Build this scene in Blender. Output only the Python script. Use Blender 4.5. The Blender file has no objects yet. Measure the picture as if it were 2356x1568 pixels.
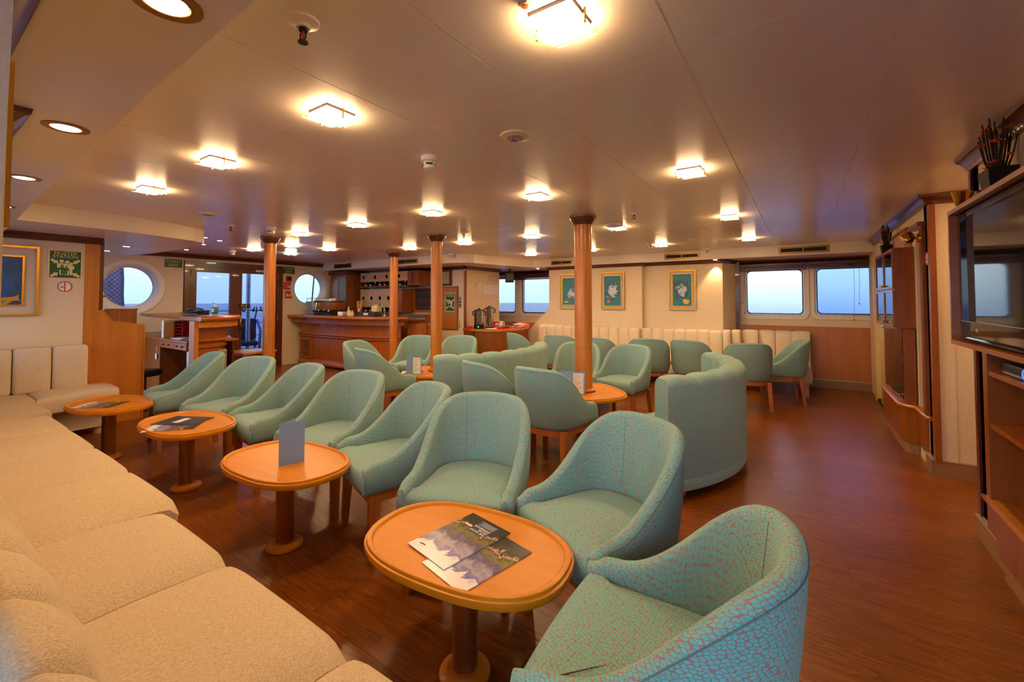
import bpy, bmesh, math, random
from mathutils import Vector, Matrix
random.seed(7)
PI = math.pi
R = math.radians
SC = bpy.context.scene
COL = SC.collection

# ------------------------------------------------------------------ camera, world, exposure
cam_d = bpy.data.cameras.new('camera')
cam = bpy.data.objects.new('camera', cam_d)
COL.objects.link(cam)
cam_d.sensor_width = 36.0
cam_d.lens = 36.0 * 985.0 / 2356.0
cam_d.shift_y = -(784.0 - 661.5) / 2356.0
cam_d.clip_start = 0.02
cam_d.clip_end = 6000
cam.location = (0, 0, 1.30)
cam.rotation_euler = (R(90) + math.atan(.03), 0, math.atan(668 / 985.0))
SC.camera = cam
SC.view_settings.view_transform = 'Standard'
SC.view_settings.look = 'None'
SC.view_settings.gamma = 1.0
SC.view_settings.use_curve_mapping = False
SC.view_settings.exposure = 0.0
try:
    SC.cycles.caustics_reflective = False
    SC.cycles.caustics_refractive = False
    SC.cycles.sample_clamp_indirect = 6.0
except Exception:
    pass

LAMP_COL = (1.0, 0.64, 0.31)
LAMP_STR = 178.0
SPOT_COL = (1.0, 0.62, 0.30)
SKY_STR = 6.5

world = bpy.data.worlds.new('dusk_sky')
SC.world = world
world.use_nodes = True
wn = world.node_tree
wn.nodes.clear()
w_out = wn.nodes.new('ShaderNodeOutputWorld')
w_bg = wn.nodes.new('ShaderNodeBackground')
w_tc = wn.nodes.new('ShaderNodeTexCoord')
w_sep = wn.nodes.new('ShaderNodeSeparateXYZ')
w_rmp = wn.nodes.new('ShaderNodeValToRGB')
cr = w_rmp.color_ramp
cr.elements[0].position = 0.0
cr.elements[0].color = (.52, .76, .92, 1)
cr.elements[1].position = 1.0
cr.elements[1].color = (.34, .50, .92, 1)
for p_, c_ in ((.035, (.62, .84, .95, 1)), (.10, (.86, .94, 1.0, 1)), (.22, (.58, .76, 1.0, 1)), (.55, (.38, .58, 1.0, 1))):
    e_ = cr.elements.new(p_)
    e_.color = c_
wn.links.new(w_tc.outputs['Generated'], w_sep.inputs[0])
wn.links.new(w_sep.outputs['Z'], w_rmp.inputs[0])
wn.links.new(w_rmp.outputs[0], w_bg.inputs['Color'])
wn.links.new(w_bg.outputs[0], w_out.inputs['Surface'])
w_bg.inputs['Strength'].default_value = SKY_STR

# ------------------------------------------------------------------ materials
MATS = {}


def lin(r, g, b):
    f = lambda v: (v / 255.0) / 12.92 if v <= 10 else (((v / 255.0) + .055) / 1.055) ** 2.4
    return (f(r), f(g), f(b), 1)


class NT:
    def __init__(s, name):
        s.m = bpy.data.materials.new(name)
        s.m.use_nodes = True
        s.t = s.m.node_tree
        s.n = s.t.nodes
        s.b = s.n['Principled BSDF']
        MATS[name] = s.m

    def new(s, k, **kw):
        n = s.n.new('ShaderNode' + k)
        for a, v in kw.items():
            if a in n.inputs.keys():
                n.inputs[a].default_value = v
            else:
                setattr(n, a, v)
        return n

    def link(s, a, b):
        s.t.links.new(a, b)

    def coord(s, scale=(1, 1, 1), kind='Object', rot=(0, 0, 0)):
        tc = s.new('TexCoord')
        mp = s.new('Mapping')
        mp.inputs['Scale'].default_value = scale
        mp.inputs['Rotation'].default_value = rot
        s.link(tc.outputs[kind], mp.inputs[0])
        return mp.outputs[0]

    def ramp(s, fac, stops):
        r = s.new('ValToRGB')
        e = r.color_ramp.elements
        e[0].position, e[0].color = stops[0]
        e[1].position, e[1].color = stops[-1]
        for p, c in stops[1:-1]:
            x = e.new(p)
            x.color = c
        s.link(fac, r.inputs[0])
        return r.outputs[0]

    def bump(s, h, strength=.2, dist=.01):
        b = s.new('Bump', Strength=strength, Distance=dist)
        s.link(h, b.inputs['Height'])
        s.link(b.outputs[0], s.b.inputs['Normal'])

    def set(s, **kw):
        mp = dict(color='Base Color', rough='Roughness', metal='Metallic', spec='Specular IOR Level', coat='Coat Weight', emis='Emission Strength', ecol='Emission Color', sheen='Sheen Weight', alpha='Alpha', trans='Transmission Weight')
        for k, v in kw.items():
            s.b.inputs[mp[k]].default_value = v
        return s


def simple(name, col, rough=.5, metal=0, spec=.5, **kw):
    n = NT(name)
    n.set(color=col, rough=rough, metal=metal, spec=spec, **kw)
    return n.m


def wood(name, c1, c2, rough=.3, axis='x', scale=1.0, spec=.5, coat=0.0, rnd=0.0):
    n = NT(name)
    s = {'x': (1.2, 22, 22), 'y': (22, 1.2, 22), 'z': (22, 22, 1.2)}[axis]
    co = n.coord(tuple(v * scale for v in s))
    no = n.new('TexNoise', Scale=1.0, Detail=5.0, Roughness=.6, Distortion=.4)
    n.link(co, no.inputs['Vector'])
    col = n.ramp(no.outputs['Fac'], [(.3, c1), (.7, c2)])
    if rnd:
        oi = n.new('ObjectInfo')
        hv = n.new('HueSaturation')
        mr = n.new('MapRange')
        mr.inputs['To Min'].default_value = 1 - rnd
        mr.inputs['To Max'].default_value = 1 + rnd
        n.link(oi.outputs['Random'], mr.inputs['Value'])
        n.link(mr.outputs[0], hv.inputs['Value'])
        n.link(col, hv.inputs['Color'])
        col = hv.outputs[0]
    n.link(col, n.b.inputs['Base Color'])
    n.set(rough=rough, spec=spec, coat=coat)
    return n.m


# woods
wood('wood_warm', lin(178, 106, 34), lin(200, 128, 50), .3, 'z', spec=.5)
wood('wood_warm_h', lin(178, 106, 34), lin(200, 128, 50), .28, 'x', spec=.5)
wood('wood_bar', lin(152, 80, 25), lin(170, 94, 33), .27, 'z', coat=.1)
wood('wood_dark', lin(76, 32, 18), lin(104, 48, 26), .28, 'x', coat=.2)
wood('wood_dark_v', lin(76, 32, 18), lin(104, 48, 26), .28, 'z', coat=.2)
wood('wood_mid', lin(126, 64, 20), lin(152, 84, 30), .3, 'z', coat=.15)
wood('wood_table', lin(198, 120, 8), lin(212, 136, 16), .38, 'x', scale=.6)
wood('wood_leg', lin(164, 92, 38), lin(186, 112, 52), .35, 'z')
wood('wood_column', lin(166, 96, 26), lin(196, 124, 42), .32, 'z', coat=.08)
wood('wood_panel', lin(170, 100, 36), lin(184, 114, 46), .38, 'z')
wood('wood_pale', lin(196, 150, 120), lin(214, 172, 142), .35, 'x')
wood('wood_tv', lin(128, 70, 28), lin(150, 86, 38), .3, 'y')

# oak floor: long grain with cathedral rings, per plank tone
n = NT('oak_floor')
co = n.coord((1.0, 7.0, 1.0), 'Object')
oi = n.new('ObjectInfo')
va = n.new('VectorMath', operation='ADD')
cb = n.new('CombineXYZ')
mu = n.new('Math', operation='MULTIPLY')
mu.inputs[1].default_value = 37.0
n.link(oi.outputs['Random'], mu.inputs[0])
n.link(mu.outputs[0], cb.inputs[0])
n.link(mu.outputs[0], cb.inputs[2])
n.link(co, va.inputs[0])
n.link(cb.outputs[0], va.inputs[1])
no1 = n.new('TexNoise', Scale=1.3, Detail=2.0, Distortion=.3)
n.link(va.outputs[0], no1.inputs['Vector'])
m1 = n.new('Math', operation='MULTIPLY')
m1.inputs[1].default_value = 11.0
n.link(no1.outputs['Fac'], m1.inputs[0])
fr = n.new('Math', operation='FRACT')
n.link(m1.outputs[0], fr.inputs[0])
no2 = n.new('TexNoise', Scale=3.0, Detail=6.0, Roughness=.65)
mp2 = n.new('Mapping')
mp2.inputs['Scale'].default_value = (1, 9, 1)
n.link(va.outputs[0], mp2.inputs[0])
n.link(mp2.outputs[0], no2.inputs['Vector'])
mixf = n.new('Math', operation='MULTIPLY_ADD')
mixf.inputs[1].default_value = .24
n.link(fr.outputs[0], mixf.inputs[0])
m3 = n.new('Math', operation='MULTIPLY')
m3.inputs[1].default_value = .75
n.link(no2.outputs['Fac'], m3.inputs[0])
n.link(m3.outputs[0], mixf.inputs[2])
colr = n.ramp(mixf.outputs[0], [(.25, lin(94, 44, 10)), (.5, lin(128, 68, 18)), (.75, lin(156, 92, 30))])
hv = n.new('HueSaturation')
mr = n.new('MapRange')
mr.inputs['To Min'].default_value = .90
mr.inputs['To Max'].default_value = 1.08
n.link(oi.outputs['Random'], mr.inputs['Value'])
n.link(mr.outputs[0], hv.inputs['Value'])
n.link(colr, hv.inputs['Color'])
n.link(hv.outputs[0], n.b.inputs['Base Color'])
n.set(rough=.30, spec=.5)
n.bump(no2.outputs['Fac'], .06, .004)

# painted / plain
simple('ceiling_panel', lin(226, 214, 198), .30, spec=.5)
n = NT('ceiling_panel_n')
MATS['ceiling_panel'] = n.m
co = n.coord((14, 90, 14))
no = n.new('TexNoise', Scale=1.0, Detail=3.0)
n.link(co, no.inputs['Vector'])
n.set(color=lin(238, 224, 206), rough=.26, spec=.6)
n.bump(no.outputs['Fac'], .05, .002)
simple('ceiling_strip', lin(244, 230, 212), .4)
simple('soffit', lin(230, 216, 196), .32, spec=.5)
n = NT('wallpaper')
co = n.coord((140, 140, 50))
no = n.new('TexNoise', Scale=1.0, Detail=3.0)
n.link(co, no.inputs['Vector'])
n.link(n.ramp(no.outputs['Fac'], [(.3, lin(216, 195, 166)), (.7, lin(226, 207, 180))]), n.b.inputs['Base Color'])
n.set(rough=.7, spec=.3)
n.bump(no.outputs['Fac'], .06, .002)
n = NT('fabric_white')
co = n.coord((1, 1, 1))
wv = n.new('TexWave', Scale=55.0, Distortion=2.5, Detail=3.0)
wv.bands_direction = 'X'
wv.inputs['Detail Scale'].default_value = 4.0
n.link(co, wv.inputs['Vector'])
no = n.new('TexNoise', Scale=160.0, Detail=3.0)
n.link(co, no.inputs['Vector'])
n.link(n.ramp(no.outputs['Fac'], [(.3, lin(204, 186, 164)), (.7, lin(228, 214, 194))]), n.b.inputs['Base Color'])
n.set(rough=.9, spec=.15)
n.bump(no.outputs['Fac'], .25, .004)
# near sofa weave: fine slubby threads
n = NT('fabric_weave')
co = n.coord((520, 150, 320))
no = n.new('TexNoise', Scale=1.0, Detail=2.0, Roughness=.5)
n.link(co, no.inputs['Vector'])
n.link(n.ramp(no.outputs['Fac'], [(.3, lin(178, 156, 128)), (.5, lin(200, 180, 154)), (.7, lin(218, 200, 176))]), n.b.inputs['Base Color'])
n.set(rough=.9, spec=.15)
n.bump(no.outputs['Fac'], .12, .002)
# green leaf upholstery
n = NT('fabric_leaf')
co = n.coord((1, 1, 1), 'UV')
nz = n.new('TexNoise', Scale=11.0, Detail=1.0)
n.link(co, nz.inputs['Vector'])
vs = n.new('VectorMath', operation='SCALE')
vs.inputs['Scale'].default_value = .010
n.link(nz.outputs['Color'], vs.inputs[0])
va = n.new('VectorMath', operation='ADD')
n.link(co, va.inputs[0])
n.link(vs.outputs[0], va.inputs[1])
mp = n.new('Mapping')
mp.inputs['Scale'].default_value = (82, 134, 1)
mp.inputs['Rotation'].default_value = (0, 0, .35)
n.link(va.outputs[0], mp.inputs[0])
vo = n.new('TexVoronoi', Scale=1.0, feature='DISTANCE_TO_EDGE', voronoi_dimensions='2D')
vo.inputs['Randomness'].default_value = .8
n.link(mp.outputs[0], vo.inputs['Vector'])
no = n.new('TexNoise', Scale=120.0, Detail=2.0)
n.link(co, no.inputs['Vector'])
leaf = n.ramp(no.outputs['Fac'], [(.3, lin(98, 172, 170)), (.7, lin(118, 188, 186))])
vo.inputs['Randomness'].default_value = .72
vf = n.new('TexVoronoi', Scale=1.0, feature='F1', voronoi_dimensions='2D')
vf.inputs['Randomness'].default_value = .72
n.link(mp.outputs[0], vf.inputs['Vector'])
e1 = n.ramp(vo.outputs['Distance'], [(.05, (0, 0, 0, 1)), (.09, (1, 1, 1, 1))])
e2 = n.ramp(vf.outputs['Distance'], [(.55, (1, 1, 1, 1)), (.63, (0, 0, 0, 1))])
em = n.new('Math', operation='MULTIPLY')
n.link(e1, em.inputs[0])
n.link(e2, em.inputs[1])
edge = em.outputs[0]
mx = n.new('Mix', data_type='RGBA')
n.link(edge, mx.inputs['Factor'])
mx.inputs['A'].default_value = lin(170, 116, 108)
n.link(leaf, mx.inputs['B'])
n.link(mx.outputs['Result'], n.b.inputs['Base Color'])
n.set(rough=.85, spec=.2, sheen=.15)
n.bump(edge, .4, .004)
simple('seam_thread', lin(92, 120, 114), .9)
simple('white_paint', lin(226, 216, 206), .35)
simple('white_plastic', lin(232, 228, 220), .35)
simple('cream_door', lin(222, 196, 140), .4)
simple('black_plastic', lin(12, 12, 14), .42, spec=.3)
simple('dark_grey', lin(45, 42, 42), .45)
simple('rubber', lin(30, 26, 24), .6)
simple('plinth', lin(150, 112, 78), .5)
simple('plinth_strip', lin(200, 184, 160), .3, .3)
simple('brass', lin(196, 148, 60), .22, 1.0)
simple('brass_dull', lin(150, 112, 44), .38, .9)
simple('gold', lin(206, 150, 50), .32, .85)
simple('linen_mat', lin(206, 186, 160), .85)
simple('steel', lin(200, 196, 190), .18, 1.0)
simple('steel_dark', lin(70, 66, 64), .3, .9)
simple('bronze_tube', lin(168, 116, 66), .30, .75)
simple('alu', lin(180, 184, 196), .35, .8)
simple('red_plastic', lin(170, 14, 16), .3)
simple('red_cloth', lin(206, 24, 30), .7)
simple('orange_cloth', lin(214, 96, 40), .8)
simple('sign_red', lin(196, 22, 26), .5)
simple('sign_green', lin(10, 84, 38), .5)
simple('sign_cream', lin(226, 206, 150), .5)
simple('sign_gold', lin(200, 160, 84), .4, .4)
simple('sign_black', lin(30, 24, 14), .5)
simple('paper', lin(232, 226, 222), .6)
simple('paper_blue', lin(124, 156, 212), .5)
simple('paper_light', lin(214, 214, 222), .5)
simple('ink', lin(40, 38, 44), .6)
simple('ink_faint', lin(150, 128, 120), .6)
simple('navy', lin(22, 28, 66), .45)
simple('sea_blue', lin(60, 84, 160), .5)
simple('yellow', lin(222, 182, 70), .5)
simple('manila', lin(226, 186, 110), .6)
simple('petal', lin(206, 84, 34), .7)
simple('twig', lin(48, 26, 20), .8)
simple('vase_dark', lin(24, 14, 12), .6, spec=.2)
simple('screen_black', (.004, .004, .006, 1), .04, spec=.8)
simple('sanitizer', lin(30, 160, 140), .2, trans=.3)
simple('cookie', lin(170, 110, 50), .7)
simple('napkin', lin(240, 232, 232), .7)
simple('straw_green', lin(150, 200, 60), .4)
simple('straw_orange', lin(236, 130, 40), .4)
simple('straw_pink', lin(232, 110, 120), .4)
simple('straw_yellow', lin(240, 220, 90), .4)
simple('ivory', lin(220, 196, 140), .4)
simple('key_board', lin(44, 30, 34), .6)
simple('purple_box', lin(84, 70, 150), .5)
simple('deck', lin(120, 110, 110), .6)
simple('wicker_dark', lin(48, 44, 62), .7)
simple('wicker_frame', lin(96, 108, 150), .5)
simple('rope', lin(40, 44, 60), .8)
simple('blind_wood', lin(86, 38, 24), .35)
simple('cord', lin(150, 128, 110), .7)
simple('bottle_green', lin(30, 60, 36), .15, trans=.3)
simple('bottle_brown', lin(70, 34, 14), .15, trans=.3)
simple('starfish', lin(222, 120, 40), .7)
simple('fish_gold', lin(206, 140, 40), .7)
simple('fish_green', lin(150, 140, 40), .7)
simple('shell_gold', lin(214, 160, 60), .7)
simple('dark_void', lin(16, 9, 6), .8)
simple('glow_blue', (.0, .02, .2, 1), .3, emis=6.0, ecol=(.02, .05, 1, 1))
simple('led_green', (.0, .2, .05, 1), .3, emis=3.0, ecol=(.05, 1, .3, 1))


def emitter(name, col, strength):
    m = bpy.data.materials.new(name)
    m.use_nodes = True
    t = m.node_tree
    t.nodes.clear()
    e = t.nodes.new('ShaderNodeEmission')
    o = t.nodes.new('ShaderNodeOutputMaterial')
    e.inputs[0].default_value = (*col, 1)
    e.inputs[1].default_value = strength
    t.links.new(e.outputs[0], o.inputs[0])
    MATS[name] = m
    return m


emitter('lamp_glow', LAMP_COL, LAMP_STR)
emitter('lamp_glow_cool', (.75, 1.0, .72), LAMP_STR * .5)
emitter('downlight_glow', (1.0, .62, .38), 22.0)
emitter('eyelet_glow', (1.0, .66, .36), 24.0)


def glass(name, tint=(1, 1, 1), refl=1.0, rough=0.0):
    m = bpy.data.materials.new(name)
    m.use_nodes = True
    t = m.node_tree
    t.nodes.clear()
    o = t.nodes.new('ShaderNodeOutputMaterial')
    tr = t.nodes.new('ShaderNodeBsdfTransparent')
    tr.inputs[0].default_value = (*tint, 1)
    gl = t.nodes.new('ShaderNodeBsdfGlossy')
    gl.inputs['Roughness'].default_value = rough
    fz = t.nodes.new('ShaderNodeLayerWeight')
    pw = t.nodes.new('ShaderNodeMath')
    pw.operation = 'POWER'
    pw.inputs[1].default_value = 5.0
    t.links.new(fz.outputs['Facing'], pw.inputs[0])
    mu = t.nodes.new('ShaderNodeMath')
    mu.operation = 'MULTIPLY_ADD'
    mu.inputs[1].default_value = .9 * refl if refl < 1.1 else .9
    mu.inputs[2].default_value = .035 * refl
    t.links.new(pw.outputs[0], mu.inputs[0])
    mx = t.nodes.new('ShaderNodeMixShader')
    t.links.new(mu.outputs[0], mx.inputs[0])
    t.links.new(tr.outputs[0], mx.inputs[1])
    t.links.new(gl.outputs[0], mx.inputs[2])
    t.links.new(mx.outputs[0], o.inputs[0])
    MATS[name] = m
    return m


glass('glass_clear', (.97, .99, 1.0))
glass('glass_blue', (.55, .70, .98))
glass('glass_door', (.34, .37, .445))  # bluish door glass, its tint darkened further to dim the sky outside
glass('glass_sky_dimmed', (.45, .455, .46))  # grey tint added to the panes to dim the bright sky behind


def hazy(name, tint, rough):
    m = bpy.data.materials.new(name)
    m.use_nodes = True
    t = m.node_tree
    t.nodes.clear()
    o = t.nodes.new('ShaderNodeOutputMaterial')
    rf = t.nodes.new('ShaderNodeBsdfRefraction')
    rf.inputs['Color'].default_value = (*tint, 1)
    rf.inputs['Roughness'].default_value = rough
    rf.inputs['IOR'].default_value = 1.06
    t.links.new(rf.outputs[0], o.inputs[0])
    MATS[name] = m


hazy('glass_hazy', (.50, .50, .505), .75)  # hazy film; its grey colour also holds down the sky brightness
hazy('glass_hazy_blue', (.32, .375, .48), .75)  # bluish film, coloured darker so the sky shows less bright
glass('glass_pane_lamp', (1, .95, .85), 1.0)
glass('glass_cabinet', (.75, .72, .68), 1.4)
glass('glass_cup', (.93, .93, .93), 1.5)


def painting(name, base, base2, splash, splash2, seed, centre=(0, 0), size=.5):
    """teal sea wash with a pale and violet brush burst in the middle (canvas is in local XZ)"""
    n = NT(name)
    tc = n.new('TexCoord')
    mp = n.new('Mapping')
    mp.inputs['Location'].default_value = (-centre[0], 0, -centre[1])
    n.link(tc.outputs['Object'], mp.inputs[0])
    nz = n.new('TexNoise', Scale=9.0, Detail=6.0, Roughness=.7, Distortion=1.2)
    ad = n.new('VectorMath', operation='ADD')
    ad.inputs[1].default_value = (seed, seed * 1.7, 0)
    n.link(mp.outputs[0], ad.inputs[0])
    n.link(ad.outputs[0], nz.inputs['Vector'])
    ln = n.new('VectorMath', operation='LENGTH')
    sc = n.new('Mapping')
    sc.inputs['Scale'].default_value = (1 / size * 1.3, 0, 1 / size)
    n.link(mp.outputs[0], sc.inputs[0])
    n.link(sc.outputs[0], ln.inputs[0])
    inv = n.new('Math', operation='SUBTRACT')
    inv.inputs[0].default_value = 1.0
    n.link(ln.outputs['Value'], inv.inputs[1])
    ml = n.new('Math', operation='MULTIPLY_ADD')
    ml.inputs[1].default_value = .9
    n.link(inv.outputs[0], ml.inputs[0])
    sb = n.new('Math', operation='SUBTRACT')
    sb.inputs[1].default_value = .45
    n.link(nz.outputs['Fac'], sb.inputs[0])
    m2 = n.new('Math', operation='MULTIPLY')
    m2.inputs[1].default_value = 2.4
    n.link(sb.outputs[0], m2.inputs[0])
    n.link(m2.outputs[0], ml.inputs[2])
    c = n.ramp(ml.outputs[0], [(.15, base), (.3, base2), (.42, splash2), (.58, base2), (.72, splash), (.95, splash)])
    n.link(c, n.b.inputs['Base Color'])
    n.set(rough=.45)
    n.bump(nz.outputs['Fac'], .2, .003)
    return n.m


painting('canvas_fish', lin(8, 66, 110), lin(22, 92, 140), lin(190, 196, 224), lin(20, 50, 150), 3.1, (-.10, -.02), .34)
painting('canvas_a', lin(40, 126, 150), lin(50, 136, 158), lin(200, 206, 214), lin(58, 60, 132), 1.3, (0, -.03), .2)
painting('canvas_b', lin(30, 116, 140), lin(38, 120, 142), lin(196, 200, 214), lin(52, 44, 112), 5.7, (0, -.01), .22)
painting('canvas_c', lin(36, 122, 144), lin(34, 112, 134), lin(180, 200, 206), lin(50, 56, 120), 9.2, (0, 0), .22)

# brochure cover: white foot, misty violet hills, dark top
n = NT('brochure_cover')
tc = n.new('TexCoord')
sp = n.new('SeparateXYZ')
n.link(tc.outputs['Object'], sp.inputs[0])
nz = n.new('TexNoise', Scale=22.0, Detail=5.0, Roughness=.65, Distortion=.6)
n.link(tc.outputs['Object'], nz.inputs['Vector'])
ma = n.new('Math', operation='MULTIPLY_ADD')
ma.inputs[1].default_value = .16
n.link(nz.outputs['Fac'], ma.inputs[0])
n.link(sp.outputs['Y'], ma.inputs[2])
hill = n.ramp(ma.outputs[0], [(0.0, lin(228, 222, 232)), (.13, lin(228, 222, 232)), (.14, lin(96, 96, 168)), (.18, lin(170, 160, 184)), (.225, lin(92, 80, 116)), (.27, lin(130, 120, 56)), (.29, lin(60, 62, 34)), (.30, lin(206, 160, 150)), (.312, lin(60, 58, 40)), (.4, lin(30, 34, 26))])
n.link(hill, n.b.inputs['Base Color'])
n.set(rough=.25)
n = NT('brochure_dark')
tc = n.new('TexCoord')
nz = n.new('TexNoise', Scale=14.0, Detail=4.0)
n.link(tc.outputs['Object'], nz.inputs['Vector'])
n.link(n.ramp(nz.outputs['Fac'], [(.4, lin(40, 38, 52)), (.7, lin(74, 76, 92))]), n.b.inputs['Base Color'])
n.set(rough=.25)

n = NT('rattan_screen')
co = n.coord((1, 1, 1))
ck = n.new('TexChecker', Scale=26.0)
ck.inputs['Color1'].default_value = lin(118, 104, 142)
ck.inputs['Color2'].default_value = lin(196, 190, 216)
n.link(co, ck.inputs['Vector'])
nz = n.new('TexNoise', Scale=7.0, Detail=2.0)
n.link(co, nz.inputs['Vector'])
mx = n.new('Mix', data_type='RGBA')
n.link(nz.outputs['Fac'], mx.inputs['Factor'])
n.link(ck.outputs['Color'], mx.inputs['A'])
mx.inputs['B'].default_value = lin(120, 96, 120)
n.link(mx.outputs['Result'], n.b.inputs['Base Color'])
n.set(rough=.8)

n = NT('sea_water')
tc = n.new('TexCoord')
nz = n.new('TexNoise', Scale=.12, Detail=8.0, Roughness=.75)
mp = n.new('Mapping')
mp.inputs['Scale'].default_value = (1, .45, 1)
n.link(tc.outputs['Object'], mp.inputs[0])
n.link(mp.outputs[0], nz.inputs['Vector'])
n.link(n.ramp(nz.outputs['Fac'], [(.38, lin(20, 62, 116)), (.62, lin(110, 150, 205))]), n.b.inputs['Base Color'])
n.set(rough=.25, spec=.5)
n.bump(nz.outputs['Fac'], 1.0, 2.5)

# ------------------------------------------------------------------ mesh helpers


class MB:
    def __init__(s):
        s.v = []
        s.f = []
        s.uv = []
        s.M = None

    def add(s, vs, fs, uv=None):
        o = len(s.v)
        s.uv += list(uv) if uv else [(v[0] + .6 * v[1], v[2] + .5 * v[1]) for v in vs]
        if s.M is not None:
            vs = [tuple(s.M @ Vector(v)) for v in vs]
        s.v += [tuple(v) for v in vs]
        s.f += [tuple(i + o for i in f) for f in fs]
        return s

    def box(s, x0, x1, y0, y1, z0, z1):
        vs = [(x0, y0, z0), (x1, y0, z0), (x1, y1, z0), (x0, y1, z0), (x0, y0, z1), (x1, y0, z1), (x1, y1, z1), (x0, y1, z1)]
        return s.add(vs, [(3, 2, 1, 0), (4, 5, 6, 7), (0, 1, 5, 4), (1, 2, 6, 5), (2, 3, 7, 6), (3, 0, 4, 7)])

    def hexa(s, b, t):
        return s.add(list(b) + list(t), [(3, 2, 1, 0), (4, 5, 6, 7), (0, 1, 5, 4), (1, 2, 6, 5), (2, 3, 7, 6), (3, 0, 4, 7)])

    def rbox(s, x0, x1, y0, y1, z0, z1, r=.02, seg=3):
        bm = bmesh.new()
        bmesh.ops.create_cube(bm, size=1)
        for v in bm.verts:
            v.co = Vector(((x0 + x1) / 2 + v.co.x * (x1 - x0), (y0 + y1) / 2 + v.co.y * (y1 - y0), (z0 + z1) / 2 + v.co.z * (z1 - z0)))
        r = min(r, .499 * min(x1 - x0, y1 - y0, z1 - z0))
        bmesh.ops.bevel(bm, geom=bm.edges[:], offset=r, segments=seg, profile=.5, affect='EDGES')
        bm.verts.index_update()
        s.add([v.co[:] for v in bm.verts], [[v.index for v in f.verts] for f in bm.faces])
        bm.free()
        return s

    def lathe(s, prof, n=20, c=(0, 0, 0), cap=True):
        """prof: (r,z) from bottom to top"""
        vs = []
        for r, z in prof:
            for k in range(n):
                a = 2 * PI * k / n
                vs.append((c[0] + r * math.cos(a), c[1] + r * math.sin(a), c[2] + z))
        fs = []
        for i in range(len(prof) - 1):
            for k in range(n):
                k2 = (k + 1) % n
                fs.append((i * n + k, i * n + k2, (i + 1) * n + k2, (i + 1) * n + k))
        if cap:
            fs.append(tuple(range(n - 1, -1, -1)))
            fs.append(tuple((len(prof) - 1) * n + k for k in range(n)))
        return s.add(vs, fs)

    def cyl(s, p0, p1, r0, r1=None, n=12):
        r1 = r0 if r1 is None else r1
        p0 = Vector(p0)
        p1 = Vector(p1)
        d = (p1 - p0).normalized()
        a = d.orthogonal().normalized()
        b = d.cross(a)
        vs = []
        for p, r in ((p0, r0), (p1, r1)):
            for k in range(n):
                t = 2 * PI * k / n
                vs.append(tuple(p + a * r * math.cos(t) + b * r * math.sin(t)))
        fs = [(k, (k + 1) % n, n + (k + 1) % n, n + k) for k in range(n)]
        fs += [tuple(range(n - 1, -1, -1)), tuple(range(n, 2 * n))]
        return s.add(vs, fs)

    def tube(s, pts, r, n=8, closed=False):
        pts = [Vector(p) for p in pts]
        m = len(pts)
        vs = []
        a = None
        for i, p in enumerate(pts):
            if closed:
                d = (pts[(i + 1) % m] - pts[i - 1])
            else:
                d = pts[min(i + 1, m - 1)] - pts[max(i - 1, 0)]
            d.normalize()
            if a is None:
                a = d.orthogonal().normalized()
            else:
                a = (a - d * a.dot(d))
                a = a.normalized() if a.length > 1e-6 else d.orthogonal().normalized()
            b = d.cross(a)
            rr = r[i] if isinstance(r, (list, tuple)) else r
            for k in range(n):
                t = 2 * PI * k / n
                vs.append(tuple(p + a * rr * math.cos(t) + b * rr * math.sin(t)))
        fs = []
        for i in range(m if closed else m - 1):
            j = (i + 1) % m
            for k in range(n):
                fs.append((i * n + k, i * n + (k + 1) % n, j * n + (k + 1) % n, j * n + k))
        if not closed:
            fs += [tuple(range(n - 1, -1, -1)), tuple((m - 1) * n + k for k in range(n))]
        return s.add(vs, fs)

    def prism(s, poly, z0, z1):
        """poly CCW in xy"""
        k = len(poly)
        vs = [(x, y, z0) for x, y in poly] + [(x, y, z1) for x, y in poly]
        fs = [tuple(range(k - 1, -1, -1)), tuple(range(k, 2 * k))]
        fs += [(i, (i + 1) % k, k + (i + 1) % k, k + i) for i in range(k)]
        return s.add(vs, fs)

    def plate(s, poly, y0, y1):
        """poly CCW seen from the front (-y), in xz"""
        k = len(poly)
        vs = [(x, y0, z) for x, z in poly] + [(x, y1, z) for x, z in poly]
        fs = [tuple(range(k)), tuple(range(2 * k - 1, k - 1, -1))]
        fs += [((i + 1) % k, i, k + i, k + (i + 1) % k) for i in range(k)]
        return s.add(vs, fs)

    def ring_plate(s, outer, inner, y0, y1):
        """two matching xz outlines, from y0 (front) to y1"""
        k = len(outer)
        vs = [(x, y0, z) for x, z in outer] + [(x, y0, z) for x, z in inner] + [(x, y1, z) for x, z in outer] + [(x, y1, z) for x, z in inner]
        fs = []
        for i in range(k):
            j = (i + 1) % k
            fs.append((i, j, k + j, k + i))
            fs.append((2 * k + j, 2 * k + i, 3 * k + i, 3 * k + j))
            fs.append((j, i, 2 * k + i, 2 * k + j))
            fs.append((k + i, k + j, 3 * k + j, 3 * k + i))
        return s.add(vs, fs)

    def sweep(s, path, prof, closed=False, caps=True):
        """path: xy points; prof: closed loop of (d, z); d is offset to the right of travel"""
        P = [Vector(p) for p in path]
        m = len(P)
        k = len(prof)
        vs = []
        for i in range(m):
            if closed or 0 < i < m - 1:
                a = (P[i] - P[i - 1]).normalized()
                b = (P[(i + 1) % m] - P[i]).normalized()
            elif i == 0:
                a = b = (P[1] - P[0]).normalized()
            else:
                a = b = (P[-1] - P[-2]).normalized()
            na = Vector((a.y, -a.x))
            nb = Vector((b.y, -b.x))
            nn = (na + nb)
            nn = nn / max(nn.length_squared / 2, .3) if nn.length > 1e-6 else na
            for d, z in prof:
                q = P[i] + nn * d
                vs.append((q.x, q.y, z))
        fs = []
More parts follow.
